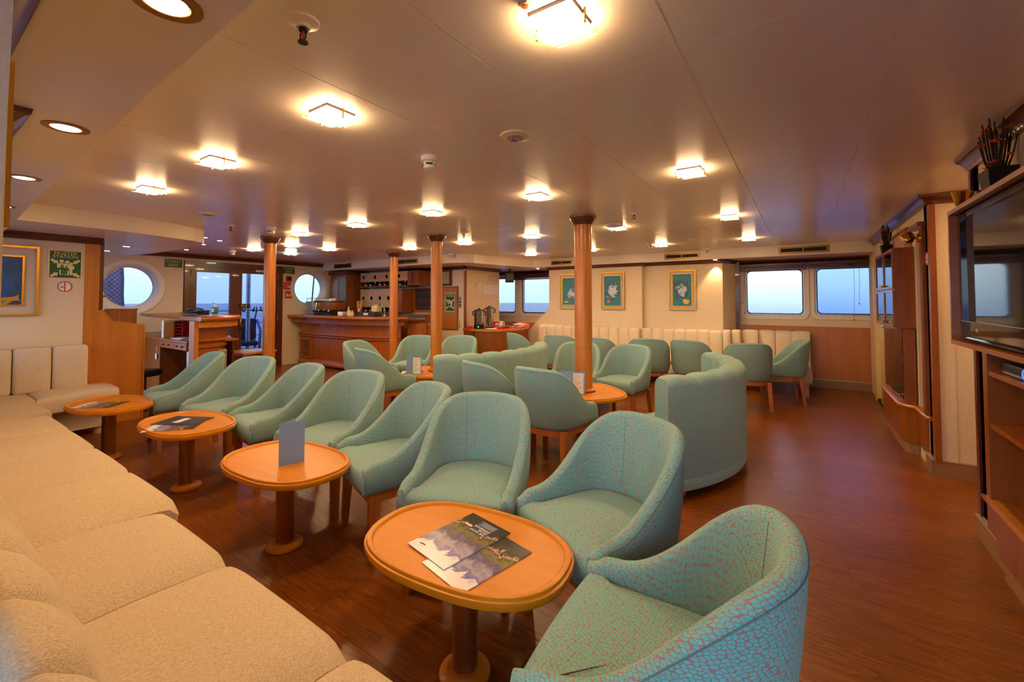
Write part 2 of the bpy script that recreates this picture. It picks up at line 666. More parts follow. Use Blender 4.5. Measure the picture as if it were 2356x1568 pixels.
        for i in range(m if closed else m - 1):
            j = (i + 1) % m
            for t in range(k):
                u = (t + 1) % k
                fs.append((i * k + t, i * k + u, j * k + u, j * k + t))
        if not closed and caps:
            fs += [tuple(range(k - 1, -1, -1)), tuple((m - 1) * k + t for t in range(k))]
        return s.add(vs, fs)

    def mesh(s, name, mat, smooth=False, angle=None):
        me = bpy.data.meshes.new(name)
        me.from_pydata(s.v, [], s.f)
        bm = bmesh.new()
        bm.from_mesh(me)
        bmesh.ops.recalc_face_normals(bm, faces=bm.faces)
        bm.to_mesh(me)
        bm.free()
        if 'leaf' in mat:
            ul = me.uv_layers.new(name='UVMap')
            vi = [0] * len(me.loops)
            me.loops.foreach_get('vertex_index', vi)
            ul.data.foreach_set('uv', [c for i in vi for c in s.uv[i]])
        me.materials.append(MATS[mat])
        if smooth or angle:
            me.polygons.foreach_set('use_smooth', [True] * len(me.polygons))
            if angle:
                me.set_sharp_from_angle(angle=R(angle))
        me.update()
        return me

    def build(s, name, mat, parent=None, smooth=False, angle=None, loc=None, rotz=0):
        o = bpy.data.objects.new(name, s.mesh(name, mat, smooth, angle))
        COL.objects.link(o)
        if parent is not None:
            o.parent = parent
        if loc is not None:
            o.location = loc
        if rotz:
            o.rotation_euler = (0, 0, rotz)
        return o


def B(*a):
    return MB().box(*a)


def thing(name, label, cat, loc=(0, 0, 0), rotz=0, group=None):
    o = bpy.data.objects.new(name, None)
    o.empty_display_size = .1
    COL.objects.link(o)
    o.location = loc
    o.rotation_euler = (0, 0, rotz)
    return tag(o, label, cat, group)


def tag(o, label, cat, group=None):
    o['label'] = label
    o['category'] = cat
    if group:
        o['group'] = group
    return o


def struct(o):
    o['kind'] = 'structure'
    return o


def dup(root, loc, rotz=0, label=None, group=None):
    r = root.copy()
    COL.objects.link(r)
    r.location = loc
    r.rotation_euler = (0, 0, rotz)
    if label:
        r['label'] = label
    if group:
        r['group'] = group
    for ch in list(root.children):
        c = ch.copy()
        COL.objects.link(c)
        c.parent = r
        for g in list(ch.children):
            d = g.copy()
            COL.objects.link(d)
            d.parent = c
    return r


def circ(cx, cz, r, n=32, rz=None, a0=0):
    rz = r if rz is None else rz
    return [(cx + r * math.cos(a0 + 2 * PI * k / n), cz + rz * math.sin(a0 + 2 * PI * k / n)) for k in range(n)]


def rrect(x0, x1, z0, z1, r, n=6):
    out = []
    for cx, cz, a in ((x1 - r, z0 + r, -90), (x1 - r, z1 - r, 0), (x0 + r, z1 - r, 90), (x0 + r, z0 + r, 180)):
        for k in range(n + 1):
            t = R(a + 90 * k / n)
            out.append((cx + r * math.cos(t), cz + r * math.sin(t)))
    return out


def rect_at(x0, x1, z0, z1, outline, c):
    """matching points on a rectangle for each outline point, projected from centre c"""
    out = []
    for x, z in outline:
        dx, dz = x - c[0], z - c[1]
        ts = []
        if dx > 1e-9: ts.append((x1 - c[0]) / dx)
        if dx < -1e-9: ts.append((x0 - c[0]) / dx)
        if dz > 1e-9: ts.append((z1 - c[1]) / dz)
        if dz < -1e-9: ts.append((z0 - c[1]) / dz)
        t = min(ts)
        out.append((c[0] + dx * t, c[1] + dz * t))
    # snap nearest to corners
    for cx, cz in ((x0, z0), (x1, z0), (x1, z1), (x0, z1)):
        k = min(range(len(out)), key=lambda i: (out[i][0] - cx) ** 2 + (out[i][1] - cz) ** 2)
        out[k] = (cx, cz)
    return out


FONTS = {}


def text(name, s, size, mat, parent, x=0, y=0, z=0, align='CENTER', flat=False, depth=.0006, rot=None, sx=1.0):
    cu = bpy.data.curves.new(name, 'FONT')
    cu.body = s
    cu.size = size
    cu.align_x = align
    cu.align_y = 'CENTER'
    cu.extrude = depth
    cu.resolution_u = 2
    t = bpy.data.objects.new(name, cu)
    COL.objects.link(t)
    bpy.context.view_layer.update()
    me = bpy.data.meshes.new_from_object(t.evaluated_get(bpy.context.evaluated_depsgraph_get()))
    bpy.data.objects.remove(t)
    me.materials.clear()
    me.materials.append(MATS[mat])
    o = bpy.data.objects.new(name, me)
    COL.objects.link(o)
    o.parent = parent
    o.location = (x, y, z)
    o.rotation_euler = rot if rot else ((0, 0, 0) if flat else (R(90), 0, 0))
    o.scale = (sx, 1, 1)
    return o


FX_PX, FX_MX, FX_MY, FX_PY = R(90), R(-90), 0, R(180)   # rotz for a wall item facing +x, -x, -y, +y

# ================================================================== SETTING
ZC = 2.10      # main ceiling
ZS = 1.95      # soffits
XL, XR, YB = -8.70, .80, 8.0

# ---- floor with planks running along x
floor = struct(B(XL - .1, 3.2, -2.2, YB + .1, -.06, -.006).build('floor', 'wood_dark'))
plank_meshes = []
PW, PL = .205, 1.40
pm = B(0, PL - .0012, 0, PW - .0012, -.006, 0).mesh('plank', 'oak_floor')
row = 0
y = -0.6
while y < YB - .02:
    off = (row * .53) % PL
    x = XL + .02 - off
    while x < XR + .6:
        x0, x1 = max(x, XL), min(x + PL, 1.9)
        if x1 - x0 > .1 and not (y < .1 and x1 < -1.0):
            if abs((x1 - x0) - PL) < 1e-6:
                o = bpy.data.objects.new('plank', pm)
                o.location = (x0, y, 0)
                COL.objects.link(o)
                o.parent = floor
            else:
                o = B(0, x1 - x0 - .0012, 0, PW - .0012, -.006, 0).build('plank', 'oak_floor', floor)
                o.location = (x0, y, 0)
        x += PL
    y += PW
    row += 1

# ---- ceiling: base plate and separate panels with a light joint strip
ceiling = struct(B(XL - .12, 3.2, -2.2, YB + .12, ZC + .0012, ZC + .08).build('ceiling', 'ceiling_strip'))
GX = [.252 - .5615 * k for k in range(17, -2, -1)]
GY = [-1.0, .20, 1.405, 2.605, 3.81, 5.01, 6.21, 7.41]
for i in range(len(GX) - 1):
    for j in range(len(GY) - 1):
        x0, x1, y0, y1 = max(GX[i], XL), min(GX[i + 1], XR), GY[j], GY[j + 1]
        if x1 - x0 < .1 or (y1 < .3 and x1 < -.5):
            continue
        g = .003
        B(x0 + g, x1 - g, y0 + .002, y1 - .002, ZC, ZC + .006).build('ceiling_tile', 'ceiling_panel', ceiling)

# ---- soffits (lower ceiling strips)
lft = [(-1.0, .44), (-1.63, .455), (-3.14, .51), (-4.4, .56), (-5.22, .60)]
lft += [(-5.24, .95), (-5.28, 1.36), (-5.42, 1.75), (-5.50, 1.92), (-5.56, 2.01), (-5.68, 2.07), (-5.9, 2.10), (-6.75, 2.12), (-7.5, 2.08), (-8.70, 1.90)]
poly = [(.7, .43)] + lft + [(XL, -1.2), (.7, -1.2)]
soffit_l = struct(MB().prism(poly[::-1], ZS, ZC + .005).build('ceiling_soffit_left', 'soffit'))
bs = [(XL, 5.42), (-6.5, 5.46), (-5.15, 5.5), (-4.92, 5.54), (-4.78, 5.62), (-4.70, 5.76), (-4.62, 6.2), (-4.45, 6.9), (-4.36, 7.16), (-4.25, 7.27), (-4.05, 7.30), (-2.0, 7.32), (XR + .02, 7.36)]
poly = bs + [(XR + .02, YB + .1), (XL, YB + .1)]
soffit_r = struct(MB().prism(poly, ZS, ZC + .005).build('ceiling_soffit_right', 'soffit'))

# ---- wall with doors and portholes (x = XL, faces +x)
WL = thing('wall_left', 'x', 'x', (XL, 0, 0), FX_PX)
for k in ('label', 'category'):
    del WL[k]
struct(WL)
T = .14
PH = [(2.20, 1.515), (5.155, 1.555)]
PR = .36
m = MB()
m.box(0.9, 1.62, 0, T, 0, 2.1)
for (cy, cz), (a, b) in zip(PH, ((1.62, 2.88), (4.56, 5.80))):
    ol = circ(cy, cz, PR + .015, 48)
    m.ring_plate(rect_at(a, b, cz - .5, 2.1, ol, (cy, cz)), ol, 0, T)
    m.box(a, b, 0, T, 0, cz - .5)
m.box(2.88, 4.56, 0, T, 1.985, 2.1)
m.box(5.80, 8.1, 0, T, 0, 2.1)
m.build('wall_panel', 'wallpaper', WL)
for i, (cy, cz) in enumerate(PH):
    ring = MB()
    prof = [(PR + .075, -.006), (PR + .065, -.016), (PR + .02, -.016), (PR - .004, -.01), (PR - .01, .03), (PR - .03, .035), (PR - .035, .09), (PR - .05, .095), (PR - .05, .16), (PR + .015, .16), (PR + .015, 0), (PR + .075, 0)]
    n_ = 48
    vs = []
    for r_, y_ in prof:
        for k in range(n_):
            a = 2 * PI * k / n_
            vs.append((r_ * math.cos(a), y_, r_ * math.sin(a)))
    fs = []
    for p_ in range(len(prof)):
        q_ = (p_ + 1) % len(prof)
        for k in range(n_):
            fs.append((p_ * n_ + k, p_ * n_ + (k + 1) % n_, q_ * n_ + (k + 1) % n_, q_ * n_ + k))
    ring.add(vs, fs)
    w = struct(ring.build('window_%d' % (i + 1), 'white_paint', None, angle=40, loc=(XL, cy, cz), rotz=FX_PX))
    MB().plate(circ(0, 0, PR - .045, 48), .115, .121).build('pane', 'glass_sky_dimmed', w)

# double door
dr = thing('door_1', 'x', 'x', (XL, 2.90, 0), FX_PX)
for k in ('label', 'category'):
    del dr[k]
struct(dr)
DW = 1.64
B(-.01, .085, -.03, T, 0, 1.985).build('door_frame', 'wood_dark_v', dr)
B(DW - .085, DW + .01, -.03, T, 0, 1.985).build('door_frame', 'wood_dark_v', dr)
B(.085, DW - .085, -.03, T, 1.90, 1.985).build('door_frame', 'wood_dark', dr)
B(.0, DW, -.02, T, 0, .16).build('threshold', 'wood_dark', dr)
for s_, (a, b) in enumerate(((.09, .80), (.805, 1.55))):
    g0, g1, z0, z1 = (.175, .70, .34, 1.80) if s_ == 0 else (.905, 1.44, .34, 1.81)
    m = MB()
    m.ring_plate([(a, .16), (b, .16), (b, 1.90), (a, 1.90)], [(g0, z0), (g1, z0), (g1, z1), (g0, z1)], 0, .05)
    leaf = m.build('door_leaf', 'wood_dark_v', dr)
    B(g0, g1, .02, .026, z0, z1).build('pane', 'glass_door', leaf)
    for zz in (1.78, 1.52, .95, .4):
        hx = a - .012 if s_ == 0 else b + .002
        MB().cyl((hx, -.036, zz - .05), (hx, -.036, zz + .05), .008, n=8).build('hinge', 'brass_dull', leaf)
clo = B(1.12, 1.42, -.05, 0, 1.845, 1.885).build('door_closer', 'steel', dr)
pull = B(.835, 1.05, -.006, 0, 1.16, 1.235).build('pull_plate', 'sign_black', dr)
text('lettering', 'Pull', .07, 'sign_gold', pull, .945, -.007, 1.198)
hd = MB()
hd.cyl((.86, -.07, .75), (.86, -.07, 1.05), .012).cyl((.86, 0, .77), (.86, -.07, .77), .009).cyl((.86, 0, 1.03), (.86, -.07, 1.03), .009)
hd.build('door_handle', 'brass', dr, smooth=True)

# ---- window wall (y = YB, faces -y): left bay and right bay, both with framed marine windows
WB = thing('wall_back', 'x', 'x', (0, YB, 0), 0)
for k in ('label', 'category'):
    del WB[k]
struct(WB)
WINS = [(-6.10, -5.33, 1.02, 1.82, 0), (-5.17, -4.40, 1.02, 1.82, 0), (-.775, .025, 1.07, 1.80, 0), (.165, 1.045, 1.08, 1.80, 1)]
m = MB()
m.box(XL, -6.25, 0, T, 0, 2.1)
for (a, b, z0, z1, k), (p, q) in zip(WINS, ((-6.25, -5.25), (-5.25, -4.0), (-1.2, .095), (.095, 1.3))):
    ol = rrect(a, b, z0, z1, .07)
    m.ring_plate(rect_at(p, q, .9, 2.1, ol, ((a + b) / 2, (z0 + z1) / 2)), ol, 0, T)
    m.box(p, q, 0, T, 0, .9)
m.box(-4.0, -1.2, 0, T, 0, 2.1)
m.box(1.3, 2.4, 0, T, 0, 2.1)
m.build('wall_panel', 'wallpaper', WB)
for i, (a, b, z0, z1, k) in enumerate(WINS):
    m = MB()
    o1 = rrect(a - .065, b + .065, z0 - .065, z1 + .065, .11)
    o2 = rrect(a - .012, b + .012, z0 - .012, z1 + .012, .075)
    m.ring_plate(o1, o2, -.018, 0)
    w = struct(m.build('window_%d' % (i + 3), 'white_paint', None, loc=(0, YB, 0)))
    o3 = rrect(a + .022, b - .022, z0 + .022, z1 - .022, .06)
    MB().ring_plate(rrect(a, b, z0, z1, .07), o3, .03, .10).build('window_frame', 'alu', w)
    MB().ring_plate(rrect(a + .015, b - .015, z0 + .015, z1 - .015, .06), rrect(a + .028, b - .028, z0 + .028, z1 - .028, .055), .022, .03).build('gasket', 'rubber', w)
    MB().plate(o3, .06, .066).build('pane', ('glass_sky_dimmed', 'glass_sky_dimmed', 'glass_hazy', 'glass_hazy_blue')[i], w)
    for j in range(9):
        xx = a + .06 + (b - a - .12) * j / 8
        MB().cyl((xx, .03, z0 + .011), (xx, .024, z0 + .011), .006, n=6).build('bolt', 'steel_dark', w)
# wood dado under the right bay
pan = B(-.875, XR, YB - .03, YB, .115, .905).build('wall_dado', 'wood_panel')
struct(pan)
bb = MB().sweep([(-.9, YB - .03), (XR, YB - .03)], [(0, 0), (.02, 0), (.02, .115), (0, .115)])
bbo = struct(bb.build('baseboard_back', 'plinth'))
B(-.9, XR, YB - .055, YB - .03, .115, .122).build('capping_strip', 'plinth_strip', bbo)
struct(B(-.905, -.845, YB - .16, YB - .10, .9, ZS).build('trim_1', 'wood_dark_v'))

# ---- picture wall: two planes with a small step, sloped shoulder on its left, angled right return
m = MB()
for poly, y0, y1 in (([(-4.10, 1.15), (-4.10, ZS), (-2.28, ZS), (-2.28, 0), (-4.55, 0), (-4.55, .72)], 7.34, YB - .01),
                     ([(-2.28, 0), (-1.04, 0), (-1.04, ZS), (-2.28, ZS)], 7.46, YB - .01)):
    m.plate(poly if poly[0][0] == -2.28 else poly[::-1], y0, y1)
m.prism([(-1.04, 7.46), (-.90, 7.86), (-.90, YB), (-1.06, YB)], 0, ZS)
struct(m.build('wall_picture', 'wallpaper'))

# ---- bar back wall block with hatch (faces -y) and plan wall (faces +x)
XH, YH = -5.26, 6.18
struct(B(XL, XH, YH, YH + .10, 0, ZS).build('wall_hatch', 'wallpaper'))
struct(B(XH - .10, XH, YH + .10, 7.27, 0, ZS).build('wall_plan', 'wallpaper'))
struct(B(XH - .022, XH + .012, YH - .012, YH + .03, 0, ZS - .06).build('trim_2', 'wood_mid'))
struct(B(XH - .1, XH + .002, 7.26, 7.275, 0, ZS).build('trim_3', 'white_paint'))

# ---- right wall (x = XR), with the alcove
m = MB()
m.box(XR, XR + .12, 4.90, 6.25, 0, ZC)
m.box(XR, XR + .12, 4.44, 4.62, 0, ZC)
m.box(XR, XR + .12, 4.62, 4.90, 0, .38)
m.box(XR, XR + .12, 4.62, 4.90, 1.86, ZC)
m.box(XR, XR + .12, 7.42, YB, 0, ZC)
m.box(XR, XR + .12, 6.25, 7.42, 1.85, ZC)
m.box(XR, 2.0, 4.46, 4.58, 0, ZC)
m.box(1.9, 2.0, 3.2, 4.5, 0, ZC)
m.box(XR, XR + .12, 3.0, 3.44, 0, ZC)
m.box(XR, 2.0, 3.32, 3.44, 0, ZC)
m.box(XR + .32, XR + .42, 1.6, 3.1, 0, ZC)
m.box(XR, 3.2, 1.6, 1.7, 0, ZC)
m.box(XR, XR + .35, 1.7, 3.02, 1.70, ZC)
struct(m.build('wall_right', 'wallpaper'))
struct(B(XR - .006, XR + .03, 4.40, 4.462, .11, ZC - .08).build('trim_4', 'wood_mid'))
struct(B(XR - .012, XR + .012, 3.405, 3.445, .11, ZC - .08).build('trim_5', 'wood_dark_v'))
m = MB()
m.sweep([(XR, 4.62), (XR, 4.45), (1.9, 4.45)][::-1], [(0, 0), (-.022, 0), (-.022, .115), (0, .115)])
m.sweep([(XR, 3.44), (XR, 3.0)], [(0, 0), (.022, 0), (.022, .115), (0, .115)])
o = struct(m.build('baseboard_right', 'plinth'))
m = MB()
m.sweep([(XR, 4.62), (XR, 4.45), (1.9, 4.45)][::-1], [(0, .115), (-.026, .115), (-.026, .122), (0, .122)])
m.sweep([(XR, 3.44), (XR, 3.0)], [(0, .115), (.026, .115), (.026, .122), (0, .122)])
m.build('capping_strip', 'plinth_strip', o)

# ---- sofa wall behind the near banquette (faces +y), near pier and left painting wall
YF = .112
# port side wall: solid below, piers with windows between them above the banquette
m = MB()
m.box(-6.2, -1.12, -.14, .085, 0, .92)
m.box(-6.2, -.95, -.14, .085, 1.86, ZS)
m.box(-6.2, -5.95, -.14, .15, .92, 1.86)
m.box(-4.62, -4.32, -.14, .15, .92, 1.86)
m.box(-3.02, -2.22, -.14, .085, .92, 1.86)
m.box(-3.02, -2.22, .085, .21, 1.0, ZS)
m.box(-1.64, -1.1, -.14, YF, .92, ZS)
m.hexa([(-1.2, -.14, 0), (-1.19, -.14, 0), (-1.19, .10, 0), (-1.2, .10, 0)], [(-1.2, -.14, ZS), (-.935, -.14, ZS), (-.935, .10, ZS), (-1.2, .10, ZS)])
struct(m.build('wall_front', 'wallpaper'))
for i, (a, b) in enumerate(((-5.95, -4.62), (-4.32, -3.02), (-2.22, -1.64))):
    w = struct(MB().ring_plate(rrect(a, b, .92, 1.86, .02), rrect(a + .05, b - .05, .97, 1.81, .06), -.11, .0).build('window_%d' % (13 + i), 'white_paint'))
    MB().plate(rrect(a + .05, b - .05, .97, 1.81, .06), -.09, -.084).build('pane', 'glass_clear', w)
struct(B(-6.24, -6.10, .14, 1.17, 0, ZS).build('wall_fish', 'wallpaper'))
# the lounge goes on behind the camera: a forward bay glazed on two sides
YL, XF = -1.9, 3.0
m = MB()
m.box(-1.07, -.945, YL, -.14, 0, ZC)
m.box(-1.07, XF + .1, YL - .1, YL, 0, .45)
m.box(-1.07, XF + .1, YL - .1, YL, 1.92, ZC)
m.box(-1.07, -.90, YL - .1, YL, .45, 1.92)
m.box(2.9, XF + .1, YL - .1, YL, .45, 1.92)
m.box(XF, XF + .1, YL, 1.65, 0, ZC)
struct(m.build('wall_forward', 'wallpaper'))
wi = 7
for j in range(3):
    a, b = -.90 + 3.8 * j / 3, -.90 + 3.8 * (j + 1) / 3
    w = struct(MB().ring_plate(rrect(a, b, .45, 1.92, .02), rrect(a + .05, b - .05, .50, 1.87, .06), -.10, .0).build('window_%d' % wi, 'white_paint', None, loc=(0, YL, 0)))
    MB().plate(rrect(a + .05, b - .05, .50, 1.87, .06), -.06, -.054).build('pane', 'glass_clear', w)
    wi += 1

# ---- crown mouldings and other dark trims
CROWN = [(0, 0), (.018, 0), (.024, .022), (.03, .03), (.048, .05), (.062, .056), (.066, .075), (0, .075)]


def crown(nm, path, ztop, mat='wood_dark', flip=1, h=.075):
    pr = [(d * flip, ztop - h + z * h / .075) for d, z in CROWN]
    return struct(MB().sweep(path, pr).build(nm, mat, angle=30))


crown('trim_6', [(XL, 1.95), (XL, 5.44)], ZC)                                   # door wall
crown('trim_7', [(-4.13, 7.34), (-2.28, 7.34), (-2.28, 7.46), (-1.04, 7.46), (-.90, 7.86)], ZS, h=.055)
crown('trim_8', [(-.92, YB - .02), (XR, YB - .02)], ZS, h=.07)
crown('trim_9', [(-6.2, YB - .02), (-4.1, YB - .02)], ZS, h=.07)
crown('trim_10', [(-7.2, YH), (XH, YH)], ZS, h=.06)
crown('trim_11', [(XH, YH), (XH, 7.27)], ZS, h=.06)
crown('trim_12', [(XR, YB), (XR, 4.45), (1.9, 4.45)], ZC, flip=1)
crown('trim_13', [(XR, 3.44), (XR, 1.62)], ZC, flip=1)
crown('trim_14', [(-6.10, 1.30), (-6.10, .15)], ZS, flip=-1, h=.065)
crown('trim_15', [(-1.0, YF), (-2.22, YF), (-2.22, .21), (-3.02, .21), (-3.02, .15), (-6.1, .15)], ZS, flip=1, h=.075)

# ================================================================== CEILING FITTINGS


def make_lamp():
    t = thing('ceiling_lamp', 'square frosted ceiling lamp with clear glass edge plate, lit on main ceiling', 'lamp', (0, 0, ZC), 0, 'square ceiling lamps')
    B(-.066, .066, -.066, .066, -.0105, 0).build('base_plate', 'white_paint', t)
    B(-.064, .064, -.064, .064, -.0225, -.011).build('diffuser', 'lamp_glow', t)
    m = MB().ring_plate([(-.084, -.084), (.084, -.084), (.084, .084), (-.084, .084)], [(-.070, -.070), (.070, -.070), (.070, .070), (-.070, .070)], 0, .006)
    m.v = [(x, z, y - .030) for x, y, z in m.v]
    m.build('glass_plate', 'glass_pane_lamp', t)
    for s in (-1, 1):
        MB().cyl((s * .076, 0, -.040), (s * .076, 0, 0), .004, n=8).build('fixing_pin', 'brass', t)
    return t


LX = [-.555, -1.645, -2.74, -3.825, -4.91, -6.02, -7.10]
LY = [1.06, 2.77, 4.48, 6.22]
lamp0 = make_lamp()
spots = [(LX[i], LY[0]) for i in range(4)] + [(LX[i], LY[1]) for i in range(5)] + [(LX[i], LY[2]) for i in range(5)] + [(LX[i], LY[3]) for i in range(4)]
spots += [(-6.02, 3.28), (-7.04, 3.24), (-6.02, 3.86)]
# hidden-side lamps that belong to the same grid
for i, (x, y) in enumerate(spots):
    if i == 0:
        lamp0.location = (x, y, ZC)
        lamp0['label'] = 'square frosted ceiling lamp with a small red warning tag on its edge'
        del lamp0['group']
        tg = B(-.064, -.036, -.118, -.090, -.008, 0).build('warning_tag', 'sign_cream', lamp0)
        MB().lathe([(.009, -.0095), (.009, -.008)], 16, (-.05, -.104, 0)).build('warning_mark', 'sign_red', tg)
    else:
        ordn = ('first', 'second', 'third', 'fourth', 'fifth')
        if i < 4:
            lb = 'square glass ceiling lamp over the oval tables, %s in line from the red tagged lamp' % ordn[i]
        elif i < 9:
            lb = 'square glass ceiling lamp over the column tables, %s from the television wall' % ordn[i - 4]
        elif i < 14:
            lb = 'square glass ceiling lamp just past the two table columns, %s from the television wall' % ordn[i - 9]
        elif i < 18:
            lb = 'square glass ceiling lamp nearest the vented soffit, %s from the television wall' % ordn[i - 14]
        else:
            lb = ('square glass ceiling lamp between the reception column and the bar column', 'square glass ceiling lamp close to the glass double door, beside the smoke detector', 'square glass ceiling lamp in front of the bar porthole')[i - 18]
        c = dup(lamp0, (x, y, ZC), 0, lb, 'square ceiling lamps')
        for ch in list(c.children):
            if ch.name.startswith('warning_tag'):
                for g in list(ch.children):
                    bpy.data.objects.remove(g)
                bpy.data.objects.remove(ch)
l3 = dup(lamp0, (1.42, 3.95, ZC), 0, 'square ceiling lamp hidden inside the alcove of the television wall')
l2 = dup(lamp0, (-7.12, 3.86, ZC), 0, 'square ceiling lamp glowing cooler and greener than the rest, by the glass door')
for ch in list(l3.children):
    if ch.name.startswith('warning_tag'):
        for g in list(ch.children):
            bpy.data.objects.remove(g)
        bpy.data.objects.remove(ch)
for ch in list(l2.children):
    if ch.name.startswith('warning_tag'):
        for g in list(ch.children):
            bpy.data.objects.remove(g)
        bpy.data.objects.remove(ch)
    elif ch.name.startswith('diffuser'):
        ch.data = ch.data.copy()
        ch.data.materials[0] = MATS['lamp_glow_cool']


def make_downlight(r, label, group, glow):
    t = thing('downlight', label, 'downlight', (0, 0, 0), 0, group)
    MB().lathe([(r * .62, .0), (r * .66, -.004), (r, -.003), (r, .002)], 28).build('trim_ring', 'brass_dull', t, angle=50)
    MB().lathe([(r * .60, -.0035), (r * .60, 0)], 24).build('lens', glow, t)
    return t


d0 = make_downlight(.066, 'round downlight in the low soffit over the banquette, first from the pier end', 'soffit downlights over the banquette', 'downlight_glow')
for i, (x, y) in enumerate([(-1.14, .335), (-2.28, .375), (-3.40, .41), (-4.55, .455)]):
    if i == 0:
        d0.location = (x, y, ZS)
    else:
        dup(d0, (x, y, ZS), 0, 'round downlight in the low soffit over the banquette, %s from the pier end' % ('first', 'second', 'third', 'fourth')[i])
d1 = make_downlight(.055, 'small round downlight in the soffit above the reception corner', 'reception soffit downlights', 'downlight_glow')
d1.location = (-7.50, 1.64, ZS)
d1['label'] = 'small round downlight in the reception soffit nearest the larger porthole'
dup(d1, (-6.70, 1.64, ZS), 0, 'small round downlight in the reception soffit nearest the wooden partition')
d2 = make_downlight(.05, 'small round downlight in the main ceiling in front of the glass door', 'downlights before the glass door', 'downlight_glow')
for i, (x, y) in enumerate([(-8.0, 2.68), (-7.05, 2.56), (-6.42, 2.52), (-6.26, 2.29)]):
    if i == 0:
        d2.location = (x, y, ZC)
    else:
        dup(d2, (x, y, ZC))


def make_eyelet():
    t = thing('wall_washer', 'tiny round spotlight in the soffit washing the picture wall', 'spotlight', (0, 0, ZS), 0, 'soffit spots over the picture wall')
    MB().lathe([(.028, .0), (.032, -.006), (.046, -.004), (.046, .0)], 20).build('trim_ring', 'white_paint', t, angle=50)
    MB().lathe([(.027, -.010), (.027, 0)], 20).build('lens', 'eyelet_glow', t)
    sp = bpy.data.lights.new('lamp_beam', 'SPOT')
    sp.energy = 44
    sp.color = SPOT_COL
    sp.spot_size = R(84)
    sp.spot_blend = .5
    sp.shadow_soft_size = .02
    so = bpy.data.objects.new('lamp_beam', sp)
    COL.objects.link(so)
    so.parent = t
    so.location = (0, 0, -.02)
    so.rotation_euler = (R(-8), 0, 0)
    return t


ey = make_eyelet()
for i, x in enumerate([-3.28, -2.42, -1.13]):
    lb = 'tiny round spotlight in the soffit ' + ('between the brown shell and starfish paintings', 'beside the step of the picture wall', 'at the picture wall corner by the bright window')[i]
    if i == 0:
        ey.location = (x, 7.335, ZS)
        ey['label'] = lb
    else:
        dup(ey, (x, 7.335 if i < 2 else 7.40, ZS), 0, lb)
w_ = dup(ey, (-4.42, 7.45, ZS), 0, 'tiny round spotlight in the soffit above the coffee counter window')
if 'group' in w_:
    del w_['group']


def vent(label, x, y, z, w, h, rotz=0, mat='brass_dull', group=None):
    t = thing('air_vent', label, 'vent', (x, y, z), rotz, group)
    MB().ring_plate([(-w / 2, -h / 2), (w / 2, -h / 2), (w / 2, h / 2), (-w / 2, h / 2)], [(-w / 2 + .03, -h / 2 + .025), (w / 2 - .03, -h / 2 + .025), (w / 2 - .03, h / 2 - .025), (-w / 2 + .03, h / 2 - .025)], -.008, 0).build('vent_frame', mat, t)
    B(-w / 2 + .03, w / 2 - .03, -.001, 0, -h / 2 + .025, h / 2 - .025).build('backing', 'dark_void', t)
    B(-.008, .008, -.007, -.001, -h / 2 + .025, h / 2 - .025).build('mullion', mat, t)
    k = 12
    for s in (-1, 1):
        for i in range(k):
            xx = s * (.02 + (w / 2 - .06) * i / (k - 1))
            B(xx - .0022, xx + .0022, -.006, -.001, -h / 2 + .025, h / 2 - .025).build('fin', 'dark_grey', t)
    return t


def zvent(px):
    return ZS + .075


vent('brass air vent in the soffit above the right bay windows', .02, 7.3475, ZS + .075, .60, .10, R(.8))
vent('brass air vent in the soffit above the starfish painting', -1.62, 7.3235, ZS + .075, .55, .10, R(.8))
vent('brass air vent in the soffit above the coffee counter corner', -3.80, 7.3005, ZS + .075, .46, .09, R(.55))
vent('dull air vent in the soffit at the bar end behind the wooden column', -6.10, 5.4705, ZS + .075, .62, .095, R(1.7))
vent('dark air vent in the soffit beside the bar porthole', -7.98, 5.4315, ZS + .075, .58, .09, R(1.05))


def sprinkler(label, x, y, z=ZC, group=None):
    t = thing('sprinkler', label, 'sprinkler', (x, y, z), 0, group)
    MB().lathe([(.018, -.022), (.02, -.012), (.042, -.006), (.045, 0)], 24).build('escutcheon', 'white_paint', t, angle=40)
    m = MB()
    m.lathe([(.012, -.03), (.012, -.02)], 10)
    for s in (-1, 1):
        m.tube([(s * .009, 0, -.028), (s * .014, 0, -.038), (s * .013, 0, -.052), (s * .004, 0, -.060)], .0028, 6)
    m.lathe([(.014, -.064), (.014, -.060)], 12)
    m.build('frame', 'steel_dark', t, angle=40)
    MB().cyl((0, 0, -.056), (0, 0, -.03), .003, n=8).build('glass_bulb', 'sign_red', t)
    return t


sprinkler('fire sprinkler in white rosette close to the low soffit edge', -1.17, .66)
sprinkler('fire sprinkler on the ceiling just right of the big wooden pillar', -1.25, 3.82)
sprinkler('fire sprinkler on the ceiling between the reception and the first column', -4.99, 2.06)
sprinkler('fire sprinkler on the ceiling beside the slim column near the key board', -3.29, 3.84)
sprinkler('small fire sprinkler near the soffit of the picture wall', -1.20, 7.12)
sprinkler('small fire sprinkler on the ceiling in front of the bar soffit vent', -7.6, 5.3)
sprinkler('fire sprinkler beside the cool coloured lamp by the glass door', -7.35, 4.05)


def detector(label, x, y, z=ZC):
    t = thing('smoke_detector', label, 'detector', (x, y, z))
    MB().lathe([(.040, -.030), (.047, -.026), (.047, 0)], 24).build('mount', 'white_plastic', t, angle=40)
    m = MB().lathe([(.022, -.072), (.033, -.066), (.034, -.030)], 20)
    m.build('head', 'white_plastic', t, angle=40)
    for k in range(4):
        a = PI / 4 + k * PI / 2
        m = MB()
        m.M = Matrix.Rotation(a, 4, 'Z')
        m.box(.0335, .0355, -.018, .018, -.050, -.040)
        m.build('smoke_slot', 'dark_grey', t)
    return t


